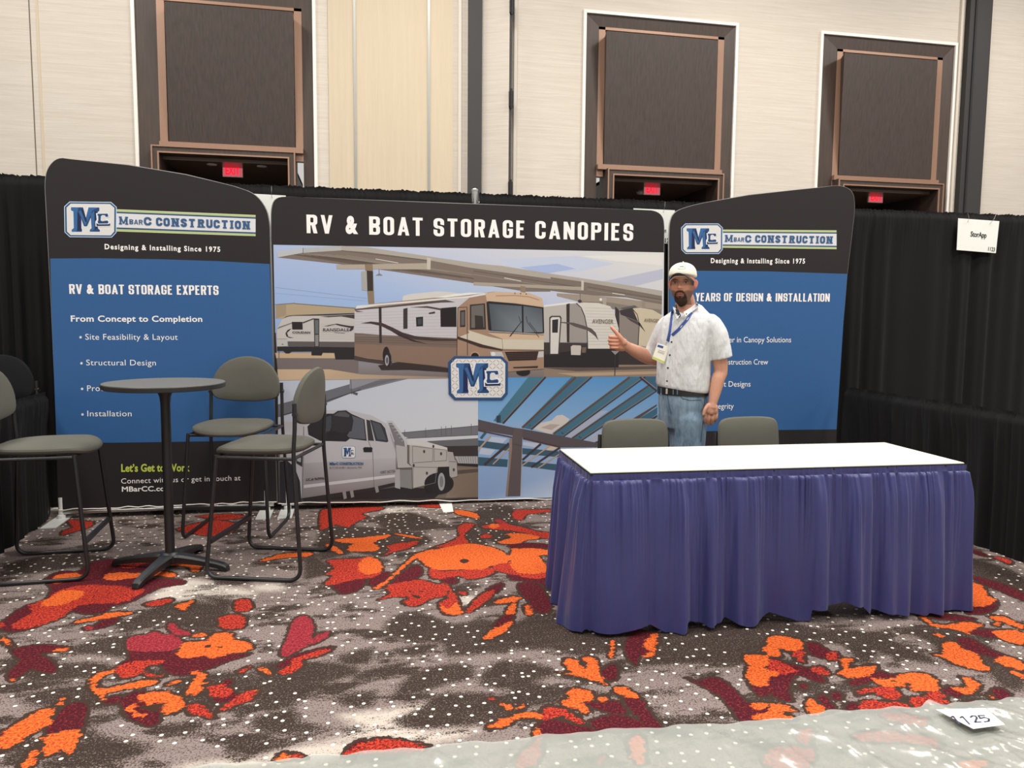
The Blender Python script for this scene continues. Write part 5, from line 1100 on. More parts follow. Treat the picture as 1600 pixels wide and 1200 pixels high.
for w, a, b, cap, c, of in [('COUDAN', (457, 520.8), (484.8, 521.2), 3.4, 'd', .03), ('RANSDALE', (505, 517.6), (545.5, 517.4), 4.6, 'd', .01), ('AVENGER', (925, 505), (958, 505.8), 6.6, 's', .01), ('AVENGER', (1006, 502.8), (1030, 504), 5.4, 's', .01),
    ('MBarC CONSTRUCTION', (515, 726.2), (567.6, 726.2), 4.2, 'b', .05), ('817-330-8180 • Amherst, MA.', (515, 732), (566, 731.4), 2.6, 'd', .0), ('LIC.# 969996', (478.5, 751), (507, 749), 4, 'd', .02), ('VORST 34CT7EN', (594, 740), (617.5, 737.6), 4, 'd', 0)]:
    tb(bC, oC, PLC, w, a, b, cap, c, offset=of, spacing=1.03, off=.0062)

# ------------------------------------------------------------------ CHAIRS
def superring(hx, hy, ex, z, n=40, cx=0, cy=0, taper=0.0):
    r = []
    for k in range(n):
        t = 2*math.pi*k/n; c, s = math.cos(t), math.sin(t)
        x = hx*math.copysign(abs(c)**(2/ex), c); y = hy*math.copysign(abs(s)**(2/ex), s)
        r.append(Vector((cx+x*(1+taper*y/hy), cy+y, z)))
    return r
def cushion(name, hx, hy, z0, z1, mat, parent, cy=0.0, ex=3.4, drop=.018, taper=-.06):
    prof = [(.80, z0), (.93, z0+.003), (.985, z0+.014), (1, (z0+z1)/2), (.985, z1-.016), (.93, z1-.006), (.75, z1+.002), (.4, z1+.004), (.05, z1+.004)]
    rings = []
    for f, z in prof:
        R = superring(hx*f, hy*f, ex, z, 44, 0, cy, taper)
        for p in R:
            q = max(0, (-(p.y-cy)/hy)-.55); p.z -= drop*q*q*4
            p.z -= .006*(1-abs(p.x)/hx) if z > z1-.01 else 0
        rings.append(R)
    bm = bmesh.new(); add_rings(bm, rings); return bm_obj(name, bm, mat, parent, True)
def back_pad(name, outline, th, yf, curve, mat, parent):
    """outline (x,z) closed; yf(z) gives y of its middle; curved in plan"""
    cx = 0; cz = sum(p[1] for p in outline)/len(outline); rings = []
    def ring(f, dy): return [Vector((p[0]*f, yf(cz+(p[1]-cz)*f)+dy-curve*(p[0]*f)**2, cz+(p[1]-cz)*f)) for p in outline]
    for f, dy in ((.05, -th*.62), (.5, -th*.6), (.85, -th*.52), (.96, -th*.34), (1, 0), (.965, th*.3), (.85, th*.42), (.5, th*.45), (.05, th*.45)): rings.append(ring(f, dy))
    bm = bmesh.new(); add_rings(bm, rings); return bm_obj(name, bm, mat, parent, True)
def dense(pts, it=2):
    for _ in range(it):
        o = []
        for i in range(len(pts)):
            a, b = pts[i], pts[(i+1) % len(pts)]
            o += [(a[0]*.75+b[0]*.25, a[1]*.75+b[1]*.25), (a[0]*.25+b[0]*.75, a[1]*.25+b[1]*.75)]
        pts = o
    return pts
def bar_chair(label, loc, rz, cloth, group=None):
    t = thing('bar_chair', label, 'chair', loc, rz, group)
    r = .0115
    for s in (-1, 1):
        p = round_path([(s*.243, -.212, .695), (s*.278, -.272, r), (s*.278, .272, r), (s*.250, .228, .70), (s*.248, .240, .86), (s*.247, .238, .99)], .075, 7)
        bm = bmesh.new(); add_tube(bm, p, r, 12); bm_obj('leg_loop', bm, M_black_metal, t, True)
        bm = bmesh.new(); add_tube(bm, [(s*.232, .240, .93), (s*.262, .240, .93)], .012, 12); bm_obj('back_bolt', bm, M_black_metal, t, True)
        bm = bmesh.new(); add_tube(bm, [(s*.243, -.212, .683), (s*.25, .233, .683)], .010, 10); bm_obj('seat_rail', bm, M_black_metal, t, True)
    bm = bmesh.new(); add_tube(bm, [(-.243, -.21, .683), (.243, -.21, .683)], .010, 10); bm_obj('front_rail', bm, M_black_metal, t, True)
    bm = bmesh.new(); add_tube(bm, [(-.25, .225, .683), (.25, .225, .683)], .010, 10); bm_obj('rear_rail', bm, M_black_metal, t, True)
    bm = bmesh.new(); add_box(bm, -.262, .262, -.262, -.240, .198, .222, .003); bm_obj('footrest', bm, M_black_metal, t)
    cushion('seat', .243, .255, .695, .748, cloth, t, -.02, 3.0, .034)
    out = dense([(0, .852), (-.12, .858), (-.205, .875), (-.236, .905), (-.240, .965), (-.225, 1.04), (-.175, 1.115), (-.10, 1.16), (0, 1.178), (.10, 1.16), (.175, 1.115), (.225, 1.04), (.240, .965), (.236, .905), (.205, .875), (.12, .858)], 1)
    back_pad('backrest', out, .042, lambda z: .268+.05*(z-.88), .75, cloth, t)
    return t
GBC = 'tall bar chairs near the round table'
bar_chair('grey padded bar chair at left edge of the photo, facing right', (-1.765, 4.735, 0), math.radians(90+3), M_chair_cloth, GBC)
bar_chair('grey padded bar chair in front of the left banner, facing the camera', (-.83, 5.40, 0), math.radians(-9), M_chair_cloth, GBC)
bar_chair('grey padded bar chair right of the round table, seen from its side', (-.515, 4.575, 0), math.radians(-106), M_chair_cloth, GBC)
bar_chair('dark bar chair in shadow beyond the low drape at far left', (-2.50, 5.68, 0), math.radians(-3), M_shaded_cloth)
def guest_chair(label, loc, rz):
    t = thing('guest_chair', label, 'chair', loc, rz, 'grey chairs behind the white table')
    r = .0115
    for s in (-1, 1):
        p = round_path([(s*.225, -.205, .43), (s*.235, -.225, r), (s*.235, .225, r), (s*.222, .215, .43), (s*.205, .262, .80)], .06, 6)
        bm = bmesh.new(); add_tube(bm, p, r, 12); bm_obj('leg_loop', bm, M_black_metal, t, True)
    bm = bmesh.new(); add_tube(bm, [(-.225, -.2, .42), (.225, -.2, .42)], .010, 10); bm_obj('front_rail', bm, M_black_metal, t, True)
    bm = bmesh.new(); add_tube(bm, [(-.22, .21, .42), (.22, .21, .42)], .010, 10); bm_obj('rear_rail', bm, M_black_metal, t, True)
    cushion('seat', .225, .23, .43, .48, M_chair_cloth, t, -.01)
    out = dense([(-.15, .60), (-.192, .61), (-.202, .66), (-.203, .80), (-.195, .862), (-.15, .886), (0, .89), (.15, .886), (.195, .862), (.203, .80), (.202, .66), (.192, .61), (.15, .60)], 2)
    back_pad('backrest', out, .045, lambda z: .235+.10*(z-.6), .35, M_chair_cloth, t)
guest_chair('grey upholstered chair behind the white table, left one, before the steel frame print', (1.555, 3.90, 0), math.radians(0))
guest_chair('grey upholstered chair behind the white table, right one, before the blue banner', (2.28, 3.90, 0), math.radians(3))

# ------------------------------------------------------------------ ROUND BAR TABLE
t = thing('bar_table', 'tall round grey pedestal table between the bar chairs', 'table', (-1.09, 4.61, 0))
bm = bmesh.new(); add_lathe(bm, [(.318, 1.053), (.3245, 1.056), (.3255, 1.078), (.322, 1.082)], 72); bm_obj('edge_band', bm, M_edge, t, True)
bm = bmesh.new(); add_lathe(bm, [(.316, 1.058), (.3225, 1.0822), (.320, 1.0845), (.28, 1.085), (.01, 1.085)], 72); bm_obj('tabletop', bm, M_laminate, t, True)
bm = bmesh.new(); add_lathe(bm, [(.03, .06), (.0265, .10), (.026, .96), (.030, 1.0), (.046, 1.045), (.046, 1.053)], 28); bm_obj('pole', bm, M_black_metal, t, True)
bm = bmesh.new(); add_box(bm, -.12, .12, -.12, .12, 1.046, 1.053); bm_obj('mounting_plate', bm, M_black_metal, t)
bm = bmesh.new(); add_lathe(bm, [(.05, .035), (.058, .05), (.056, .085), (.040, .098), (.028, .10)], 28); bm_obj('hub', bm, M_black_metal, t, True)
for k in range(4):
    a = math.radians(73+90*k); d = Vector((math.cos(a), math.sin(a), 0)); n = Vector((-d.y, d.x, 0)); rings = []
    for rr, w, zt, zb in ((.02, .040, .090, .045), (.07, .036, .090, .040), (.14, .030, .080, .036), (.22, .027, .066, .030), (.29, .025, .052, .020), (.325, .024, .044, .004), (.345, .022, .032, .001), (.352, .016, .012, .001)):
        c = d*rr; rings.append([c+n*w*.7+Vector((0, 0, zt)), c-n*w*.7+Vector((0, 0, zt)), c-n*w+Vector((0, 0, (zt*.75+zb*.25))), c-n*w*.9+Vector((0, 0, zb)), c+n*w*.9+Vector((0, 0, zb)), c+n*w+Vector((0, 0, (zt*.75+zb*.25)))])
    bm = bmesh.new(); add_rings(bm, rings); bm_obj('base_foot', bm, M_black_metal, t)

# ------------------------------------------------------------------ SKIRTED TABLE
TA, TW, TD = -.0307, 1.94, .621
def skirt_mat():
    m, nt, b = new_mat('blue_satin_vinyl'); b.inputs['Roughness'].default_value = .36; b.inputs['Base Color'].default_value = lin((54, 57, 112))+(1,)
    b.inputs['Sheen Weight'].default_value = .15; b.inputs['Specular IOR Level'].default_value = .5
    tc = N(nt, 'ShaderNodeTexCoord'); mp = N(nt, 'ShaderNodeMapping'); mp.inputs['Scale'].default_value = (9, 9, 1.6); L(nt, tc.outputs['Object'], mp.inputs[0])
    no = N(nt, 'ShaderNodeTexNoise'); no.inputs['Scale'].default_value = 1.5; no.inputs['Detail'].default_value = 3; L(nt, mp.outputs[0], no.inputs[0])
    bp = N(nt, 'ShaderNodeBump'); bp.inputs['Strength'].default_value = .5; bp.inputs['Distance'].default_value = .02; L(nt, no.outputs[0], bp.inputs['Height']); L(nt, bp.outputs[0], b.inputs['Normal'])
    return m
M_skirt = skirt_mat()
M_top = simple('white_table_cover', (218, 218, 200), .5, 0, .04, 30, .01)
t = thing('folding_table', 'long white topped folding table wrapped in blue skirt', 'table', (1.036, 3.321, 0), TA)
bm = bmesh.new(); add_box(bm, 0, TW, 0, TD, .738, .762, .006); bm_obj('tabletop', bm, M_top, t, True)
for x in (.11, TW-.11):
    bm = bmesh.new(); add_tube(bm, round_path([(x, .08, .012), (x, .08, .72), (x, TD-.08, .72), (x, TD-.08, .012)], .04), .014, 10); add_tube(bm, [(x, .05, .015), (x, TD-.05, .015)], .015, 10)
    bm_obj('leg_frame', bm, M_white_metal, t, True)
box('white_foot', 1.79, 1.81, .0, .03, .0, .06, M_white, t)
sk = thing('table_skirt', 'pleated royal blue skirt hanging round the white table', 'table skirt', (1.036, 3.321, 0), TA)
HEM = [(886,979),(905,985),(923,987),(963,986),(991,978),(1016,975),(1037,985),(1060,984),(1066,981),(1069,967),(1105,976),(1136,967),(1164,977.5),(1191,968.5),(1206,959.5),(1237,967),(1249,975),(1265,975),(1268,952),(1323,941),(1345,946),(1359,961),(1364,953),(1403,957.5),(1443,958.5),(1447,955),(1511,957.5)]
Mt = Matrix.Translation((1.036, 3.321, 0)) @ Matrix.Rotation(TA, 4, 'Z'); Mi = Mt.inverted()
def front_local(x, y, dy):   # pixel -> table-local point on the plane local y = dy
    o = Mi @ EYE; d = (Mi.to_3x3()) @ ray(x, y); return o + d*((dy-o.y)/d.y)
hl = [front_local(x, y, -.045) for x, y in HEM]; hs = np.array([p.x for p in hl]); hz = np.array([max(.006, p.z) for p in hl])
f1, f2, f3 = fold_fn(31, .235), fold_fn(32, .05), fold_fn(33, .34)
LT = TD+TW+TD; ns = 1250; ss = np.linspace(0, LT, ns+1)
zrow = [.752, .745, .728, .722, .716, .70, .67, .62, .55, .46, .36, .26, .17, .09, 0.0]
cr = .03; V = []
a1, a2, a3 = f1(ss), f2(ss), f3(ss)
a1 = np.sign(a1)*np.abs(a1)**.8
for j, z in enumerate(zrow):
    k = max(0, (.722-z)/.722); 
    for i, s in enumerate(ss):
        # base point and outward normal with rounded corners
        if s < TD: p = Vector((0, TD-s, 0)); n = Vector((-1, 0, 0)); e = TD-s; cn = Vector((0, -1, 0)); 
        elif s < TD+TW: p = Vector((s-TD, 0, 0)); n = Vector((0, -1, 0)); e = min(s-TD, TD+TW-s); cn = Vector((-1, 0, 0)) if s-TD < TW/2 else Vector((1, 0, 0))
        else: p = Vector((TW, s-TD-TW, 0)); n = Vector((1, 0, 0)); e = s-TD-TW; cn = Vector((0, -1, 0))
        if e < .10 and (s < TD and e < .1 or s >= TD):
            q = 1-e/.10; n = (n + cn*q*q*.999).normalized()
        if z > .719: off = .006 + (.002*a2[i] if j < 3 else 0)
        else:
            g = min(1, k*5); off = .012 + .016*g + .030*k + (a1[i]*(.013*min(1, k*7)+.020*k) + a2[i]*.010*(1-min(1, k*1.5)) + a3[i]*.012*k)
            off = max(off, .004)
        fl = .07*k if (s < TD+.15) else (.02*k)
        if s < TD: hzv = .012+.01*math.sin(s*21)
        elif s < TD+TW: hzv = float(np.interp(s-TD, hs, hz))
        else: hzv = .012
        zz = z if j < 4 else z*(1) 
        if j >= 4: zz = hzv + (z-0)*(.716-hzv)/.716
        side = n*(off + (fl*.35 if s < TD else 0)); 
        V.append(p + side + Vector((0, 0, zz)))
Fc = [(j*(ns+1)+i, j*(ns+1)+i+1, (j+1)*(ns+1)+i+1, (j+1)*(ns+1)+i) for j in range(3, len(zrow)-1) for i in range(ns)]
mesh_obj('pleated_cloth', V, Fc, M_skirt, sk, True)
Fb = [(j*(ns+1)+i, j*(ns+1)+i+1, (j+1)*(ns+1)+i+1, (j+1)*(ns+1)+i) for j in range(0, 3) for i in range(ns)]
hb = mesh_obj('header_band', [v.copy() for v in V[:4*(ns+1)]], Fb, M_skirt, sk, True)
box('velcro_strip', -.003, TW+.003, -.0035, 0, .744, .757, M_ink, sk)
box('velcro_strip', -.0035, 0, 0, TD, .744, .757, M_ink, sk)
# ------------------------------------------------------------------ PAPERS AND PLASTIC ON THE FLOOR
P4 = [onz(685, 785, .0), onz(706, 786.5, .0), onz(708.5, 800, .0), onz(693, 801, .0)]
c = sum(P4, Vector())/4
o = prism('paper_scrap', [Vector((p.x-c.x, p.y-c.y, .004)) for p in P4], Vector((0, 0, 1)), .003, M_white); o.location = (c.x, c.y, 0)
tag(o, 'small white paper tag lying before the centre banner', 'paper')
EDGE = [(250,1206),(300,1200),(400,1192.5),(473,1188.5),(487.5,1180),(540,1180),(610,1174),(674,1169.5),(709,1163.5),(800,1157.8),(916.7,1144.7),(1062.6,1136),(1200,1127),(1316,1111.5),(1400,1108),(1439,1106.7),(1452,1098),(1480,1103.5),(1520,1098),(1579,1093),(1640,1095)]
ew = [onz(*p) for p in EDGE]; ex = np.array([p.x for p in ew]); ey = np.array([p.y for p in ew])
nx, ny = 420, 120
X = np.linspace(-1.0, 3.3, nx+1)
ye = np.interp(X, ex, ey) + .006*np.sin(X*23)+.004*np.sin(X*51+1)
Vv = []
def wrinkle(x, y):
    z = np.zeros_like(x); r = np.random.default_rng(5)
    for k in range(26):
        a = r.uniform(-1.1, 1.1); fr = r.uniform(4, 16); ph = r.uniform(0, 6.28); w = np.sin((x*math.cos(a)+y*math.sin(a))*fr+ph+1.3*np.sin((y*math.cos(a)-x*math.sin(a))*fr*.35+ph))
        z += (1-np.abs(w))**3*r.uniform(.001, .0045)*(.5+.5*np.sin(x*r.uniform(.7, 2)+y*r.uniform(.7, 2)+ph))
    return z
TT = np.linspace(0, 1, ny+1)
for tt in TT:
    y = ye*(1-tt)+ .9*tt
    z = .004+wrinkle(X, y)*1.7*min(1, tt*14+.25)
    z += .014*np.exp(-((X-2.13-(.5*(ye-y)))/.03)**2)*np.exp(-((ye-y)/.25)**2)
    Vv += list(zip(X, y, z))
Fp = [(j*(nx+1)+i, (j+1)*(nx+1)+i, (j+1)*(nx+1)+i+1, j*(nx+1)+i+1) for j in range(ny) for i in range(nx)]
m, nt, b = new_mat('milky_plastic_film'); out = nt.nodes['Material Output']
b.inputs['Base Color'].default_value = lin((196, 201, 194))+(1,); b.inputs['Roughness'].default_value = .16; b.inputs['Specular IOR Level'].default_value = .8
tr = N(nt, 'ShaderNodeBsdfTransparent'); ms = N(nt, 'ShaderNodeMixShader'); ms.inputs[0].default_value = .50
L(nt, tr.outputs[0], ms.inputs[1]); L(nt, b.outputs[0], ms.inputs[2]); L(nt, ms.outputs[0], out.inputs[0])
o = mesh_obj('plastic_sheet', Vv, Fp, m, None, True); tag(o, 'milky wrinkled plastic sheet covering the carpet in the foreground', 'plastic sheet')
pc = [(1462.5,1103.5),(1540,1101.5),(1570.5,1127),(1521,1133.5)]
Zp = .052; Pp = [onz(x, y, Zp) for x, y in pc]; c = sum(Pp, Vector())/4
t = thing('floor_number_card', 'white paper with handwritten booth number on the plastic sheet', 'paper', (c.x, c.y, 0))
prism('paper', [Vector((p.x-c.x, p.y-c.y, Zp-.012)) for p in Pp], Vector((0, 0, 1)), .0015, M_white, t)
M_pen = simple('blue_marker_ink', (48, 52, 84), .6)
def pen(pts, w=.0068):
    q = [onz(1200+x/3.4275, 850+y/3.4275, Zp) for x, y in pts]; V = []; F_ = []
    for a, b_ in zip(q, q[1:]):
        d = (b_-a).normalized(); n = Vector((-d.y, d.x, 0))*w/2; i0 = len(V)
        V += [Vector((v.x-c.x, v.y-c.y, Zp-.0113)) for v in (a+n-d*w*.3, b_+n+d*w*.3, b_-n+d*w*.3, a-n-d*w*.3)]; F_.append([i0, i0+1, i0+2, i0+3])
    return V, F_
V_, F_ = [], []
for st in ([(982,912),(992,906),(1026,946)], [(1030,914),(1042,908),(1080,948)], [(1085,912),(1095,904),(1112,905),(1120,915),(1110,938),(1142,936)], [(1160,902),(1128,903),(1138,918),(1160,912),(1184,920),(1184,932),(1160,936)]):
    v, f = pen(st); i0 = len(V_); V_ += v; F_ += [[i+i0 for i in q] for q in f]
mesh_obj('handwritten_lettering', V_, F_, M_pen, t)
# ------------------------------------------------------------------ THE MAN
MX, MY, MA = 1.995, 4.55, math.radians(-24)
man = thing('person', 'man in white cap, checked shirt and jeans giving a thumbs up', 'person', (MX, MY, 0), MA)
_MM = Matrix.Translation((MX, MY, 0)) @ Matrix.Rotation(MA, 4, 'Z'); _MI = _MM.inverted(); _ME = _MI @ EYE; _MR = _MI.to_3x3()
def LP(x, y, v=0.0):
    """local point under pixel (x,y), v metres towards the camera from the man's axis"""
    d = _MR @ ray(x, y); return _ME + d*((-v-_ME.y)/d.y)
def remeshed(name, bm, vox, mat, parent, smooth=3, fac=.5):
    bmesh.ops.recalc_face_normals(bm, faces=bm.faces)
    me = bpy.data.meshes.new('tmp'); bm.to_mesh(me); bm.free(); o = bpy.data.objects.new('tmp', me); COL.objects.link(o)
    md = o.modifiers.new('r', 'REMESH'); md.mode = 'VOXEL'; md.voxel_size = vox; md.use_smooth_shade = True
    ms = o.modifiers.new('s', 'SMOOTH'); ms.factor = fac; ms.iterations = smooth
    dg = bpy.context.evaluated_depsgraph_get(); m2 = bpy.data.meshes.new_from_object(o.evaluated_get(dg)); bpy.data.objects.remove(o)
    m2.name = name; m2.materials.clear(); m2.materials.append(mat); m2.shade_smooth()
    r = bpy.data.objects.new(name, m2); COL.objects.link(r); r.parent = parent; return r
def ering(c, a, d, ang, z=None, n=28, tilt=(0, 0)):
    """horizontal ellipse, a = half width along direction ang (towards camera positive)"""
    out = []
    for k in range(n):
        t = 2*math.pi*k/n; x = a*math.cos(t); y = d*math.sin(t)
        out.append(Vector((c.x+x*math.cos(ang)+y*math.sin(ang), c.y-x*math.sin(ang)+y*math.cos(ang), c.z+x*tilt[0]+y*tilt[1])))
    return out
def blob(bm, pts, seg=14, sub=4):
    """smooth tapered limb through (point, radius), with round ends"""
    P = [Vector(p[0]) for p in pts]; R = [p[1] for p in pts]; pp, rr = [], []
    for i in range(len(P)-1):
        a = P[max(i-1, 0)]; b_ = P[i]; c_ = P[i+1]; d_ = P[min(i+2, len(P)-1)]
        for k in range(sub):
            t = k/sub; t2, t3 = t*t, t*t*t
            pp.append(.5*((2*b_)+(c_-a)*t+(2*a-5*b_+4*c_-d_)*t2+(3*b_-a-3*c_+d_)*t3)); rr.append(R[i]*(1-t)+R[i+1]*t)
    pp.append(P[-1]); rr.append(R[-1])
    d0 = (pp[0]-pp[1]).normalized(); d1 = (pp[-1]-pp[-2]).normalized()
    pp = [pp[0]+d0*rr[0]*.85, pp[0]+d0*rr[0]*.6]+pp+[pp[-1]+d1*rr[-1]*.6, pp[-1]+d1*rr[-1]*.85]; rr = [rr[0]*.4, rr[0]*.78]+rr+[rr[-1]*.78, rr[-1]*.4]
    add_tube(bm, pp, rr, seg)
PHI = math.radians(26)
body = bmesh.new()
# head
HC = LP(1066.3, 445.5, .03); HYAW = math.radians(-9)
def hp(x, f, z):
    c_, s_ = math.cos(HYAW), math.sin(HYAW); y = -f
    return HC + Vector((x*c_-y*s_, x*s_+y*c_, z))
def g(x, m_, s): return math.exp(-((x-m_)/s)**2)
def head_pt(th, ph):
    sx, sf, sz = math.cos(ph)*math.cos(th), math.cos(ph)*math.sin(th), math.sin(ph)
    x = .0765*math.copysign(abs(sx)**.92, sx); f = .098*sf; z = .127*sz
    if z < 0:
        k = min(1, -z/.127); x *= 1-.30*k**1.7; 
        if f < 0: f *= 1-.62*k**1.1
        else: f *= 1-.04*k
    if f > 0:
        # face plane a little flatter
        f = .098*(f/.098)**.86 if f > 1e-6 else f
        w = 1.0 if f > .03 else f/.03
        f -= w*.011*(g(x, .031, .015)+g(x, -.031, .015))*g(z, .020, .012)
        f += w*.005*(g(x, .03, .022)+g(x, -.03, .022))*g(z, .040, .010)
        nz = max(0, min(1, (.026-z)/.045)) if z > -.022 else max(0, 1-(-.022-z)/.010)
        f += w*.024*nz*g(x, 0, .0095+.004*nz); f += w*.006*g(x, 0, .018)*g(z, -.018, .008)
        f += w*.004*(g(x, .038, .018)+g(x, -.038, .018))*g(z, -.008, .018)
        f += w*.006*g(x, 0, .024)*(g(z, -.053, .006)+g(z, -.066, .007)); f -= w*.004*g(x, 0, .022)*g(z, -.0595, .0030)
        f -= w*.004*g(x, 0, .03)*g(z, -.082, .008); f += w*.008*g(x, 0, .026)*g(z, -.108, .016)
    return hp(x, f, z)
nth, nph = 96, 72
rings = []
for j in range(1, nph):
    ph = -math.pi/2+math.pi*j/nph; rings.append([head_pt(2*math.pi*k/nth, ph) for k in range(nth)])
add_rings(body, rings)
for s in (-1, 1):
    bl = [(hp(s*.072, -.008, -.022), .009), (hp(s*.079, -.012, -.008), .011), (hp(s*.083, -.018, .014), .012), (hp(s*.079, -.014, .028), .008)]
    blob(body, bl, 10, 3)
# neck and trunk (under the shirt)
blob(body, [(LP(1070, 466, -.01), .058), (LP(1073, 480, -.01), .060), (LP(1075, 492, -.01), .070)], 20)
add_rings(body, [ering(LP((l+r)/2, y, 0), a_, d_, PHI) for y, l, r, a_, d_ in ((635, 1034, 1099, .130, .085), (600, 1030, 1103, .150, .10), (560, 1030, 1106, .150, .10), (520, 1033, 1107, .155, .095), (500, 1042, 1104, .13, .075), (490, 1055, 1096, .085, .065))])
# right arm (image left), elbow drawn back, forearm out to the side, thumb up
RS, RE, RW = LP(1038, 508, -.08), LP(1029, 560, -.17), LP(981, 542, -.05)
blob(body, [(RS, .044), (LP(1034, 535, -.13), .044), (RE, .048)], 18)
blob(body, [(RE, .050), (LP(1012, 557, -.13), .050), (LP(996, 550, -.085), .043), (RW, .032), (LP(974, 538, -.035), .034)], 18)
blob(body, [(LP(974.5, 537, -.035), .033), (LP(968, 533.5, -.03), .034), (LP(961.5, 531, -.03), .026)], 16)
blob(body, [(LP(973, 543, -.035), .026), (LP(966, 541.5, -.03), .030), (LP(960, 541, -.03), .020)], 16)
for k in range(4):
    y = 526.2+5.5*k; x0 = 950.6+(2.2 if k == 3 else .6 if k == 2 else 0)+(.8 if k == 0 else 0); r_ = (.0108, .0112, .0108, .0098)[k]
    blob(body, [(LP(966, y+.4, -.045), r_), (LP(956, y-.3, -.048), r_), (LP(x0+1.6, y, -.030), r_), (LP(x0+2.2, y+.3, -.008), r_), (LP(958, y+.8, .004), r_*.97), (LP(965, y+1.0, .002), r_*.9)], 10, 3)
blob(body, [(LP(975, 536, -.010), .020), (LP(969.5, 528, -.002), .0165), (LP(963.5, 520.5, 0), .0128), (LP(958.8, 515.3, 0), .0118), (LP(955.2, 511.2, -.003), .0098)], 12, 4)
# left arm (image right) hanging
LS_, LE, LW = LP(1113, 508, .05), LP(1126, 578, .04), LP(1113.5, 630, .10)
blob(body, [(LS_, .058), (LP(1121, 540, .05), .052), (LE, .043), (LP(1122, 592, .06), .042), (LP(1117.5, 612, .08), .036), (LW, .0275), (LP(1112.6, 637, .105), .030)], 18)
blob(body, [(LP(1108.2, 635, .112), .022), (LP(1105.6, 643, .118), .019)], 12); blob(body, [(LP(1112.2, 636, .108), .024), (LP(1111.2, 644.5, .115), .021)], 12); blob(body, [(LP(1116.6, 636, .104), .021), (LP(1117.4, 643.5, .108), .018)], 12)
for k, (x0, y0, x1, y1, x2, y2, r_) in enumerate(((1103.4, 645, 1101.6, 653.0, 1101.8, 660.5, .0094), (1109.0, 646, 1107.6, 655.5, 1107.0, 664, .0098), (1114.8, 646, 1113.8, 655, 1112.4, 663, .0095), (1120.0, 644.5, 1119.6, 652.5, 1117.8, 659.5, .0086))):
    blob(body, [(LP(x0, y0, .118-.004*k), r_*1.1), (LP(x1, y1, .126-.004*k), r_), (LP(x2, y2, .112-.004*k), r_*.84)], 10, 4)
blob(body, [(LP(1106.5, 633, .120), .014), (LP(1101.6, 640, .136), .0118), (LP(1099.4, 648.0, .142), .0098)], 10, 4)
# legs (under the jeans)
GL, GR = LP(1079, 640, .05), LP(1049, 640, -.05)
for hipp, s in ((GL, 1), (GR, -1)):
    kn = Vector((hipp.x+.005*s, hipp.y-.02, .50)); an = Vector((hipp.x+.02*s-.01, hipp.y+.03, .09))
    blob(body, [(hipp, .065), ((hipp+kn)/2, .062), (kn, .050), (Vector((kn.x, kn.y+.03, .34)), .056), (an, .036)], 16)
    blob(body, [(an, .036), (Vector((an.x-.02, an.y-.06, .055)), .036), (Vector((an.x-.05, an.y-.15, .04)), .026)], 14)
m, nt, b = new_mat('skin'); b.inputs['Roughness'].default_value = .48; b.inputs['Subsurface Weight'].default_value = .08; b.inputs['Subsurface Radius'].default_value = (.01, .004, .002); b.inputs['Subsurface Scale'].default_value = .6
a_ = N(nt, 'ShaderNodeAttribute'); a_.attribute_name = 'Col'; no = N(nt, 'ShaderNodeTexNoise'); no.inputs['Scale'].default_value = 45; no.inputs['Detail'].default_value = 3
mx = N(nt, 'ShaderNodeMix', data_type='RGBA', blend_type='MULTIPLY'); mx.inputs[0].default_value = .25; L(nt, a_.outputs[0], mx.inputs[6]); L(nt, no.outputs[0], mx.inputs[7]); L(nt, mx.outputs[2], b.inputs['Base Color'])
M_skin = m
bo = remeshed('body', body, .0036, M_skin, man, 2, .45)
# colouring of the skin itself: lips, stubble, ruddier ears, nose and knuckles
me = bo.data; nv = len(me.vertices); co = np.empty(nv*3); me.vertices.foreach_get('co', co); co = co.reshape(-1, 3)
rel = co-np.array(HC); ca, sa = math.cos(HYAW), math.sin(HYAW)
hx = rel[:, 0]*ca+rel[:, 1]*sa; hf = -(-rel[:, 0]*sa+rel[:, 1]*ca); hzz = rel[:, 2]
G = lambda v, m_, s: np.exp(-((v-m_)/s)**2)
base = np.tile(np.array(lin((202, 148, 122))), (nv, 1))
def blend(col, w): 
    global base
    w = np.clip(w, 0, 1)[:, None]; base = base*(1-w)+np.array(lin(col))*w
face = (hf > 0) & (np.abs(hzz) < .14)
blend((198, 120, 98), face*(.55*G(hx, 0, .02)*G(hzz, -.016, .014)+.4*(G(hx, .04, .02)+G(hx, -.04, .02))*G(hzz, -.02, .02)))
blend((206, 112, 98), (np.abs(hx) > .070)*(np.abs(hzz) < .04)*.7*(hf > -.05))
jaw = -.030-.010*np.cos(np.clip(np.abs(hx)/.07, 0, 1)*3.14)
stub = face*np.clip((-.028-.30*np.maximum(0, .05-np.abs(hx))-hzz)/.010, 0, 1)
stub = np.maximum(stub, np.clip((hf+.02)/.02, 0, 1)*np.clip((np.abs(hx)-.046)/.016, 0, 1)*np.clip((.012-hzz)/.03, 0, 1)*(np.abs(hzz) < .12)*(np.abs(hx) < .079)*.7)
blend((96, 68, 54), stub*.8*(hzz > -.122)*(hf > -.02))
must = ((hx/.0385)**2+((hzz+.084)/.052)**2 < 1)*face*(hzz < -.036-.10*np.abs(hx))*(1-((hx/.026)**2+((hzz+.0655)/.0165)**2 < 1)*(1-(np.abs(hx) < .006)*(hzz < -.072))*1.0); goat = must; side_ = must
lip = face*(np.abs(hx) < .022*np.sqrt(np.clip(1-((hzz+.0595)/.0095)**2, 0, 1)))*(np.abs(hzz+.0595) < .0095)
hair = np.maximum(np.maximum(must, goat), side_)*(1-lip)
blend((70, 50, 40), hair*.9); blend((168, 96, 86), lip); blend((88, 44, 40), lip*(np.abs(hzz+.0595) < .0014))
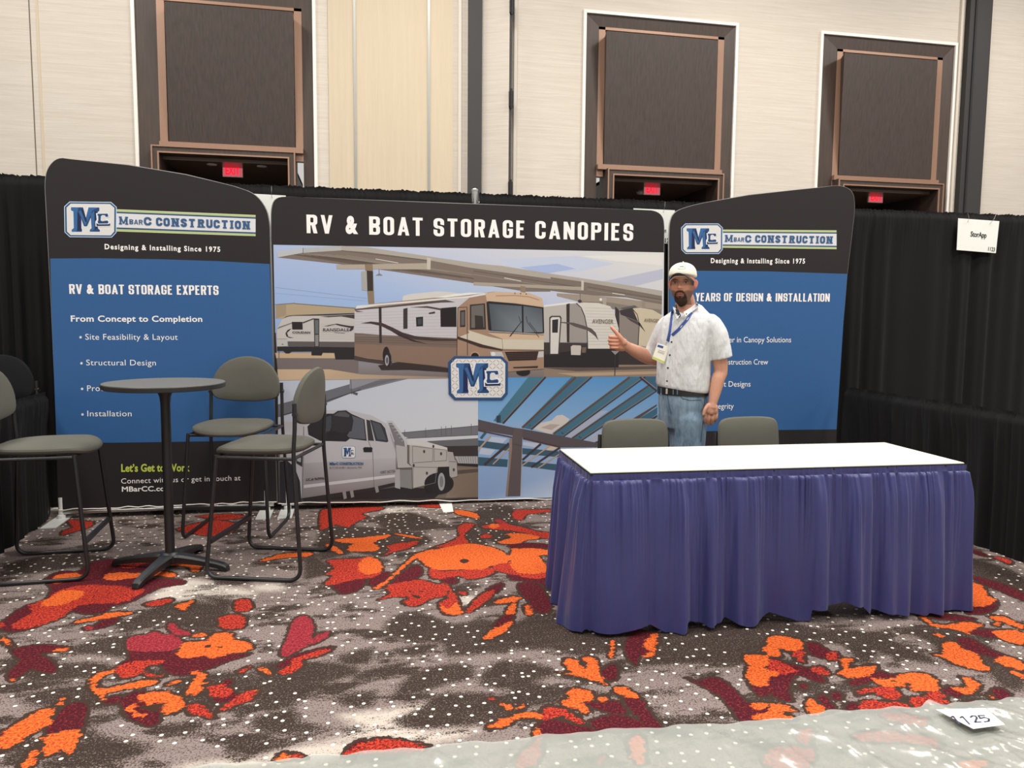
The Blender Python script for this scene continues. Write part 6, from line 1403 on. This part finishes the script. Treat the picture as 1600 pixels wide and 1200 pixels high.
blend((150, 96, 74), face*.55*(G(hx, .031, .016)+G(hx, -.031, .016))*G(hzz, .022, .010))
kn_ = (co[:, 0] < LP(972, 540, 0).x); blend((214, 134, 110), kn_*.35)
ca_ = me.color_attributes.new('Col', 'FLOAT_COLOR', 'POINT'); ca_.data.foreach_set('color', np.hstack([base, np.ones((nv, 1))]).astype(np.float32).ravel())
bvh_body = BVHTree.FromPolygons([tuple(v.co) for v in me.vertices], [tuple(p.vertices) for p in me.polygons])
# beard and moustache: a short raised shell grown from the face
M_beard = simple('dark_beard', (66, 50, 42), .9, 0, .9, 900, .45, .2)
def shell(name, mask, off, mat):
    keep = [tuple(p.vertices) for p in me.polygons if all(mask[v] > .5 for v in p.vertices)]
    if not keep: return None
    ids = sorted({v for f in keep for v in f}); mp_ = {v: i for i, v in enumerate(ids)}
    r_ = random.Random(2)
    V = [me.vertices[v].co + me.vertices[v].normal*(off*(r_.uniform(.5, 1.3) if 1 else 1)) for v in ids]
    return mesh_obj(name, V, [[mp_[v] for v in f] for f in keep], mat, man, True)
shell('beard', hair, .0026, M_beard)
def on(bvh, x, y, off=.002):
    d = (_MR @ ray(x, y)).normalized(); h = bvh.ray_cast(_ME, d)
    return (h[0] - d*off, h[1]) if h[0] is not None else (LP(x, y, .1), Vector((0, -1, 0)))
# eyes and eyebrows
M_eye = simple('eye_white', (206, 196, 188), .2); M_iris = simple('dark_brown_iris', (38, 26, 22), .15); M_brow = simple('brown_eyebrow', (62, 44, 36), .9)
for s, ex_ in ((-1, 1054.9), (1, 1072.2)):
    p, n_ = on(bvh_body, ex_, 441.6, 0)
    bm = bmesh.new(); bmesh.ops.create_uvsphere(bm, u_segments=16, v_segments=10, radius=1, matrix=Matrix.Translation(p) @ Matrix.Diagonal((.0118, .005, .0030, 1))); e = bm_obj('eye', bm, M_eye, man, True)
    bm = bmesh.new(); bmesh.ops.create_uvsphere(bm, u_segments=14, v_segments=10, radius=1, matrix=Matrix.Translation(p+Vector((-.0008, -.0042, 0))) @ Matrix.Diagonal((.0048, .0018, .0030, 1))); bm_obj('iris', bm, M_iris, e, True)
    bm = bmesh.new(); q = [on(bvh_body, ex_+dx*1.0, 439.9+abs(dx)*.10+.1, .0008)[0] for dx in (-3.6, -1.8, 0, 1.8, 3.6)]; add_tube(bm, q, [.0009, .0014, .0016, .0014, .0009], 8); bm_obj('eyelid', bm, M_skin if False else simple('eyelid_shadow_skin', (120, 76, 60), .6), man, True)
    bm = bmesh.new(); q = [on(bvh_body, ex_+dx, 437.6-.9*math.cos(dx*.32)+(.7 if dx*s > 0 else 0), .0008)[0] for dx in (-4.6, -2.4, 0, 2.4, 4.6)]; add_tube(bm, q, [.0012, .0026, .0030, .0026, .0010], 8); bm_obj('eyebrow', bm, M_brow, man, True)
# cap
M_cap = simple('cream_cap_cotton', (232, 230, 214), .85, 0, .4, 600, .04, .2); M_capmesh = simple('pale_cap_mesh', (214, 212, 206), .8, 0, .8, 500, .15, .2); M_visor = simple('black_cap_visor', (18, 18, 20), .7, 0, .2, 600)
def cap_ring(z, kx, kf, dz=0.0, n=48):
    R = []
    for k in range(n):
        t = 2*math.pi*k/n; x = kx*math.cos(t); f = kf*math.sin(t)
        # front rides higher than the back
        R.append(hp(x, f-.004, z + dz*max(0, math.sin(t)) - .010*max(0, -math.sin(t)) ))
    return R
CAPZ = .058
crown = [cap_ring(CAPZ-.012, .0850, .109, .010), cap_ring(CAPZ, .0865, .110, .010), cap_ring(CAPZ+.022, .0855, .107, .006), cap_ring(CAPZ+.045, .078, .096, .003), cap_ring(CAPZ+.063, .063, .077), cap_ring(CAPZ+.076, .042, .052), cap_ring(CAPZ+.082, .020, .026), cap_ring(CAPZ+.0835, .004, .005)]
bm = bmesh.new(); add_rings(bm, crown, True); cp = bm_obj('cap', bm, M_cap, man, True); sm_ = cp.modifiers.new('s', 'SUBSURF'); sm_.levels = 2; sm_.render_levels = 2
bm = bmesh.new(); blob(bm, [(hp(0, -.004, CAPZ+.084), .004), (hp(0, -.004, CAPZ+.086), .004)], 8, 2); bm_obj('cap_button', bm, M_cap, cp)
# visor: curved plate
bm = bmesh.new(); nu, nv_ = 20, 6; top = []; bot = []
for j in range(nv_+1):
    v_ = j/nv_; rt = []; rb = []
    for i in range(nu+1):
        u_ = -1+2*i/nu; ang = u_*math.radians(66); x = .086*math.sin(ang); f0 = .109*math.cos(ang)-.004
        f = f0 + v_*.066*math.cos(u_*math.pi/2)**.55; x2 = x*(1-.04*v_); z = CAPZ-.010 + .010*math.cos(ang) - .036*(u_*u_) + .006*v_ - .026*v_*u_*u_
        rt.append(bm.verts.new(hp(x2, f, z+.003))); rb.append(bm.verts.new(hp(x2, f, z-.0040)))
    top.append(rt); bot.append(rb)
for j in range(nv_):
    for i in range(nu):
        bm.faces.new((top[j][i], top[j][i+1], top[j+1][i+1], top[j+1][i])); bm.faces.new((bot[j][i], bot[j+1][i], bot[j+1][i+1], bot[j][i+1]))
for i in range(nu): bm.faces.new((top[-1][i], top[-1][i+1], bot[-1][i+1], bot[-1][i])); bm.faces.new((top[0][i+1], top[0][i], bot[0][i], bot[0][i+1]))
for j in range(nv_):
    for e_ in (0, nu): bm.faces.new((top[j][e_], top[j+1][e_], bot[j+1][e_], bot[j][e_]))
bm_obj('visor', bm, M_visor, cp, True)
bvh_cap = BVHTree.FromPolygons([tuple(v.co) for v in cp.data.vertices], [tuple(p.vertices) for p in cp.data.polygons])
def decal(name, bvh, pts, mat, parent, off=.0015, th=.001):
    q = [on(bvh, x, y, off)[0] for x, y in pts]; n = len(q); c_ = sum(q, Vector())/n
    return mesh_obj(name, q, [list(range(n))], mat, parent)
def strap_px(name, bvh, pts, w, mat, parent, off=.003, th=.0016):
    """thin band following a surface through pixels"""
    q = []
    for (a, b_) in zip(pts, pts[1:]):
        for k in range(5): q.append((a[0]+(b_[0]-a[0])*k/5, a[1]+(b_[1]-a[1])*k/5))
    q.append(pts[-1]); P = [on(bvh, x, y, off) for x, y in q]; V = []
    for i, (p, n_) in enumerate(P):
        t_ = (P[min(i+1, len(P)-1)][0]-P[max(i-1, 0)][0]).normalized(); fv = (_ME-p).normalized(); s_ = t_.cross(fv).normalized()*w/2
        V += [p-s_, p+s_, p+s_-fv*(-th), p-s_-fv*(-th)]
    F_ = []
    for i in range(len(P)-1):
        a = 4*i; 
        for k in range(4): F_.append((a+k, a+(k+1) % 4, a+4+(k+1) % 4, a+4+k))
    F_ += [(0, 1, 2, 3), tuple(4*(len(P)-1)+k for k in (3, 2, 1, 0))]
    return mesh_obj(name, V, F_, mat, parent)
M_patch = simple('cap_patch_stitching', (96, 104, 96), .8)
pq = [(1060.4, 413.8), (1070.6, 413.4), (1070.4, 419.8), (1059.6, 420.2), (1060.4, 413.8)]
for a, b_ in zip(pq, pq[1:]): strap_px('patch_stitching', bvh_cap, [a, b_], .0016, M_patch, cp, .0012, .0006)
strap_px('patch_emblem', bvh_cap, [(1062, 416.6), (1068.6, 416.4)], .0040, M_patch, cp, .0012, .0006)
# shirt
def shirt_mat():
    m, nt, b = new_mat('white_micro_check_shirt'); b.inputs['Roughness'].default_value = .85
    tc = N(nt, 'ShaderNodeTexCoord')
    fac = None
    w1 = N(nt, 'ShaderNodeTexWave', wave_type='BANDS', bands_direction='X'); w1.inputs['Scale'].default_value = 46; L(nt, tc.outputs['Object'], w1.inputs[0])
    w2 = N(nt, 'ShaderNodeTexWave', wave_type='BANDS', bands_direction='Z'); w2.inputs['Scale'].default_value = 46; L(nt, tc.outputs['Object'], w2.inputs[0])
    mm = N(nt, 'ShaderNodeMath', operation='MAXIMUM'); L(nt, w1.outputs['Fac'], mm.inputs[0]); L(nt, w2.outputs['Fac'], mm.inputs[1])
    cr = N(nt, 'ShaderNodeValToRGB'); cr.color_ramp.elements[0].position = .80; cr.color_ramp.elements[1].position = .98
    cr.color_ramp.elements[0].color = lin((218, 219, 219))+(1,); cr.color_ramp.elements[1].color = lin((186, 188, 194))+(1,)
    L(nt, mm.outputs[0], cr.inputs[0]); L(nt, cr.outputs[0], b.inputs['Base Color'])
    mp = N(nt, 'ShaderNodeMapping'); mp.inputs['Scale'].default_value = (1.5, 1.5, .55); mp.inputs['Rotation'].default_value = (0, .5, 0); L(nt, tc.outputs['Object'], mp.inputs[0])
    no = N(nt, 'ShaderNodeTexNoise'); no.inputs['Scale'].default_value = 9; no.inputs['Detail'].default_value = 3; L(nt, mp.outputs[0], no.inputs[0])
    bp = N(nt, 'ShaderNodeBump'); bp.inputs['Strength'].default_value = .9; bp.inputs['Distance'].default_value = .045; L(nt, no.outputs[0], bp.inputs['Height']); L(nt, bp.outputs[0], b.inputs['Normal'])
    return m
M_shirt = shirt_mat()
sb = bmesh.new(); R_ = []
for y, l, r, d_ in ((609, 1027, 1105.5, .114), (604, 1023.5, 1109.5, .128), (590, 1024.5, 1110, .130), (570, 1025.5, 1110.5, .130), (550, 1026, 1112, .128), (530, 1026.5, 1114, .124), (515, 1027, 1116, .116), (504, 1029, 1117, .105), (495, 1036, 1114, .090), (488, 1045, 1105, .076), (482, 1053, 1097, .070)):
    c_ = LP((l+r)/2, y, 0); hw = (LP(r, y, 0)-LP(l, y, 0)).length/2; a2 = (hw*hw-(d_*math.sin(PHI))**2)/math.cos(PHI)**2; aa = math.sqrt(max(a2, .002))
    R_.append(ering(c_, aa, d_, PHI, n=40, tilt=(-.10 if y > 600 else -.05 if y > 585 else 0, .55 if y < 484 else .25 if y < 490 else 0)))
add_rings(sb, R_)
blob(sb, [(LP(1110, 506, .055), .066), (LP(1119, 522, .055), .070), (LP(1124, 540, .052), .068)], 22)
add_tube(sb, [LP(1121, 530, .053), LP(1125, 545, .051), LP(1127.5, 560, .048)], [.066, .068, .067], 24)
blob(sb, [(LP(1041, 507, -.07), .056), (LP(1035, 520, -.095), .062), (LP(1029, 535, -.12), .062)], 22)
add_tube(sb, [LP(1031, 528, -.11), LP(1025, 543, -.135), LP(1018.5, 556.5, -.145)], [.060, .062, .056], 24)
sh = remeshed('shirt', sb, .007, M_shirt, man, 5, .5)
bvh_shirt = BVHTree.FromPolygons([tuple(v.co) for v in sh.data.vertices], [tuple(p.vertices) for p in sh.data.polygons])
# collar: a band around the neck and two leaves
M_shirtp = simple('white_shirt_plain', (232, 232, 230), .85, 0, .3, 80)
def band(y0, y1, r0, r1, vv, cx0, cx1):
    bm = bmesh.new(); a = ering(LP(cx0, y0, vv), r0, r0*.95, PHI, n=32); b_ = ering(LP(cx1, y1, vv), r1, r1*.95, PHI, n=32)
    for p in a: p.z += .050*(p.y-LP(cx0, y0, vv).y)/r0
    for p in b_: p.z += .050*(p.y-LP(cx1, y1, vv).y)/r1
    a2 = [p+(p-LP(cx0, y0, vv)).normalized()*-.004 for p in a]; b2 = [p+(p-LP(cx1, y1, vv)).normalized()*-.004 for p in b_]
    add_rings(bm, [b_, a, a2, b2], False); return bm_obj('collar_band', bm, M_shirtp, sh, True)
band(488, 478.5, .079, .069, -.005, 1073.5, 1071.5)
def leaf(pts, vs):
    q = [LP(x, y, v_) for (x, y), v_ in zip(pts, vs)]; n_ = (q[1]-q[0]).cross(q[2]-q[0]).normalized()
    if n_.y > 0: n_ = -n_
    prism('collar_leaf', q, n_, .003, M_shirtp, sh)
leaf([(1051.5, 479), (1052.2, 486.5), (1058.0, 498), (1061.8, 492.5), (1054.5, 481)], [.055, .075, .125, .118, .066])
prism('inner_collar', [LP(x, y, .116) for x, y in ((1055, 483), (1057, 490), (1061.5, 497), (1064, 493), (1060, 484))], Vector((0, -1, 0)), .002, simple('navy_inner_collar', (44, 50, 72), .8), sh)
leaf([(1089, 472.5), (1090.5, 480), (1071, 494.5), (1068, 487.5), (1080, 480)], [.04, .055, .125, .112, .08])
strap_px('placket', bvh_shirt, [(1063.5, 497), (1058, 508), (1051, 527), (1047.5, 550), (1044, 575), (1042.5, 602)], .030, M_shirt, sh, .0005, .0015)
M_button = simple('navy_shirt_button', (34, 36, 48), .4)
for x, y in ((1058.8, 499.5), (1049.3, 534.4), (1046.6, 554.8), (1043.6, 574.9), (1042.2, 595.3), (1056.3, 489.5), (1072.5, 490.5)):
    p, n_ = on(bvh_shirt, x, y, .004)
    if y < 492: p = LP(x, y, .122)
    bm = bmesh.new(); bmesh.ops.create_uvsphere(bm, u_segments=12, v_segments=8, radius=1, matrix=Matrix.Translation(p) @ Matrix.Diagonal((.0058 if y > 492 else .004, .003, .0058 if y > 492 else .004, 1))); bm_obj('button', bm, M_button, sh, True)
# belt, jeans, shoes
M_belt = simple('black_leather_belt', (26, 24, 24), .45); M_sole = simple('white_shoe_sole', (210, 208, 202), .7); M_shoe = simple('dark_grey_shoe', (58, 58, 60), .7)
def denim():
    m, nt, b = new_mat('washed_denim'); b.inputs['Roughness'].default_value = .85; tc = N(nt, 'ShaderNodeTexCoord')
    mp = N(nt, 'ShaderNodeMapping'); mp.inputs['Scale'].default_value = (7, 7, 2.2); L(nt, tc.outputs['Object'], mp.inputs[0])
    no = N(nt, 'ShaderNodeTexNoise'); no.inputs['Scale'].default_value = 1.6; no.inputs['Detail'].default_value = 6; no.inputs['Roughness'].default_value = .65; L(nt, mp.outputs[0], no.inputs[0])
    cr = N(nt, 'ShaderNodeValToRGB'); cr.color_ramp.elements[0].position = .36; cr.color_ramp.elements[1].position = .66; cr.color_ramp.elements[0].color = lin((72, 98, 122))+(1,); cr.color_ramp.elements[1].color = lin((142, 164, 180))+(1,)
    L(nt, no.outputs[0], cr.inputs[0]); L(nt, cr.outputs[0], b.inputs['Base Color'])
    bp = N(nt, 'ShaderNodeBump'); bp.inputs['Strength'].default_value = .6; bp.inputs['Distance'].default_value = .02; L(nt, no.outputs[0], bp.inputs['Height']); L(nt, bp.outputs[0], b.inputs['Normal'])
    return m
M_denim = denim()
jb = bmesh.new(); R_ = []
for y, l, r, d_ in ((668, 1030, 1103, .108), (650, 1029, 1104, .120), (630, 1028, 1105, .124), (614, 1028.5, 1104.5, .118), (605, 1029.5, 1104, .116)):
    c_ = LP((l+r)/2, y, 0); hw = (LP(r, y, 0)-LP(l, y, 0)).length/2; aa = math.sqrt(max((hw*hw-(d_*math.sin(PHI))**2)/math.cos(PHI)**2, .002)); R_.append(ering(c_, aa, d_, PHI, n=36))
add_rings(jb, R_)
for (hx_, vv, s) in ((1079, .045, 1), (1048, -.05, -1)):
    top_ = LP(hx_, 655, vv); mid = LP(1077 if s > 0 else 1046.5, 697, vv+(.01 if s > 0 else -.01)); kn = Vector((mid.x+.0*s, mid.y-.005, .48)); an = Vector((mid.x+.01*s, mid.y+.02, .085))
    r1, r2 = (.104, .098) if s > 0 else (.092, .084)
    blob(jb, [(top_, r1), (mid, r2), (kn, .078), (Vector((kn.x, kn.y+.015, .28)), .070)], 20); add_tube(jb, [Vector((kn.x, kn.y+.01, .34)), Vector((kn.x, kn.y+.02, .2)), Vector((an.x, an.y, .05))], [.072, .068, .066], 20)
    an0 = an
    sm = bmesh.new(); dirv = Vector((-.35, -1, 0)).normalized(); sid = Vector((dirv.y, -dirv.x, 0)); rr_ = []
    for q, w_, h_ in ((-.085, .024, .05), (-.07, .036, .075), (-.02, .041, .085), (.04, .042, .078), (.10, .048, .058), (.15, .049, .046), (.19, .040, .036), (.21, .020, .028)):
        c_ = Vector((an0.x, an0.y, 0))+dirv*q; rr_.append([c_+sid*w_*math.cos(t_)+Vector((0, 0, .012+max(0, h_*(.5+.5*math.sin(t_))))) for t_ in [2*math.pi*k/16 for k in range(16)]])
    add_rings(sm, rr_); so = bm_obj('shoe', sm, M_shoe, man, True)
    sm = bmesh.new(); pts_ = [(-.09, .02), (-.075, .038), (0, .044), (.09, .051), (.15, .052), (.195, .040), (.216, .018)]
    ol = [Vector((an0.x, an0.y, .020))+dirv*q+sid*w_ for q, w_ in pts_]+[Vector((an0.x, an0.y, .020))+dirv*q-sid*w_ for q, w_ in pts_[::-1]]
    prism('sole', ol, Vector((0, 0, 1)), .020, M_sole, so); sm.free()
je = remeshed('jeans', jb, .008, M_denim, man, 3, .5)
bvh_j = BVHTree.FromPolygons([tuple(v.co) for v in je.data.vertices], [tuple(p.vertices) for p in je.data.polygons])
bm = bmesh.new(); Rb = []
for y, e_ in ((616, .002), (616, .006), (604.5, .006), (604.5, .002)):
    c_ = LP(1066.5, y, 0); d_ = .117+e_; hw = .1545+e_; aa = math.sqrt((hw*hw-(d_*math.sin(PHI))**2)/math.cos(PHI)**2); Rb.append(ering(c_, aa, d_, PHI, n=48))
add_rings(bm, Rb, False); be = bm_obj('belt', bm, M_belt, man, True)
bvh_b = BVHTree.FromPolygons([tuple(v.co) for v in be.data.vertices], [tuple(p.vertices) for p in be.data.polygons])
M_seam2 = simple('belt_loop_denim', (84, 106, 128), .9)
strap_px('buckle', bvh_b, [(1041.8, 604.8), (1041.6, 615.5)], .012, M_silver, be, .003, .003)
for x in (1052.0, 1058.5, 1033): strap_px('belt_loop', bvh_b, [(x, 603.8), (x-.2, 616.6)], .007, M_seam2, je, .003, .002)
M_seam = simple('dark_denim_seam', (60, 80, 102), .9)
strap_px('pocket_seam', bvh_j, [(1062, 617), (1066, 622.5), (1078, 625.5), (1096, 625)], .004, M_seam, je, .001, .001)
strap_px('fly_seam', bvh_j, [(1043, 617), (1044.5, 630), (1049, 646)], .005, M_seam, je, .001, .001)
strap_px('side_seam', bvh_j, [(1101, 620), (1099, 650), (1095, 690)], .006, M_seam, je, .001, .001)
# lanyard and badge
M_lan = simple('blue_lanyard_ribbon', (52, 80, 150), .55, 0, .2, 300, .2); M_lanw = simple('lanyard_white_print', (200, 206, 226), .6)
ln_ = strap_px('lanyard', bvh_shirt, [(1051.2, 484), (1048.6, 503), (1046.6, 518), (1044.5, 528), (1043, 533)], .017, M_lan, man, .0045, .0014)
strap_px('lanyard', bvh_shirt, [(1089.5, 474.5), (1083, 486), (1073, 500), (1060, 515), (1049.5, 524.5), (1043.5, 533.5)], .018, M_lan, man, .006, .0014)
for a, b_ in (((1084.5, 484), (1081.5, 488)), ((1076, 496), (1073, 500)), ((1066, 508.5), (1063, 512))): strap_px('printed_mark', bvh_shirt, [a, b_], .005, M_lanw, ln_, .0085, .0005)
strap_px('clip', bvh_shirt, [(1041.5, 534), (1039.5, 539)], .008, M_silver, ln_, .007, .003)
bq = [(1027.2, 536), (1046.2, 541.4), (1037.2, 568.6), (1018.9, 560.2)]
bp0 = on(bvh_shirt, 1036, 545, .02)[0]; vv = -bp0.y+.012
Q = [LP(x, y, vv) for x, y in bq]; nb = Vector((0, -1, 0))
bd = prism('name_badge', Q, nb, .002, simple('badge_card_white', (240, 238, 226), .35), man)
def onb(u_, w_, o_=.0008):
    a = Q[0].lerp(Q[1], u_); b_ = Q[3].lerp(Q[2], u_); return a.lerp(b_, w_)+nb*o_
def bdec(name, u0, w0, u1, w1, mat): return mesh_obj(name, [onb(u0, w0), onb(u1, w0), onb(u1, w1), onb(u0, w1)], [[0, 1, 2, 3]], mat, bd)
bdec('printed_mark', .08, .08, .55, .22, M_lan); bdec('printed_band', .02, .86, .98, .97, simple('badge_lime_band', (196, 204, 92), .5))
for w_ in (.36, .44, .50): bdec('printed_line', .25, w_, .78, w_+.02, simple('badge_print_grey', (120, 118, 112), .6))
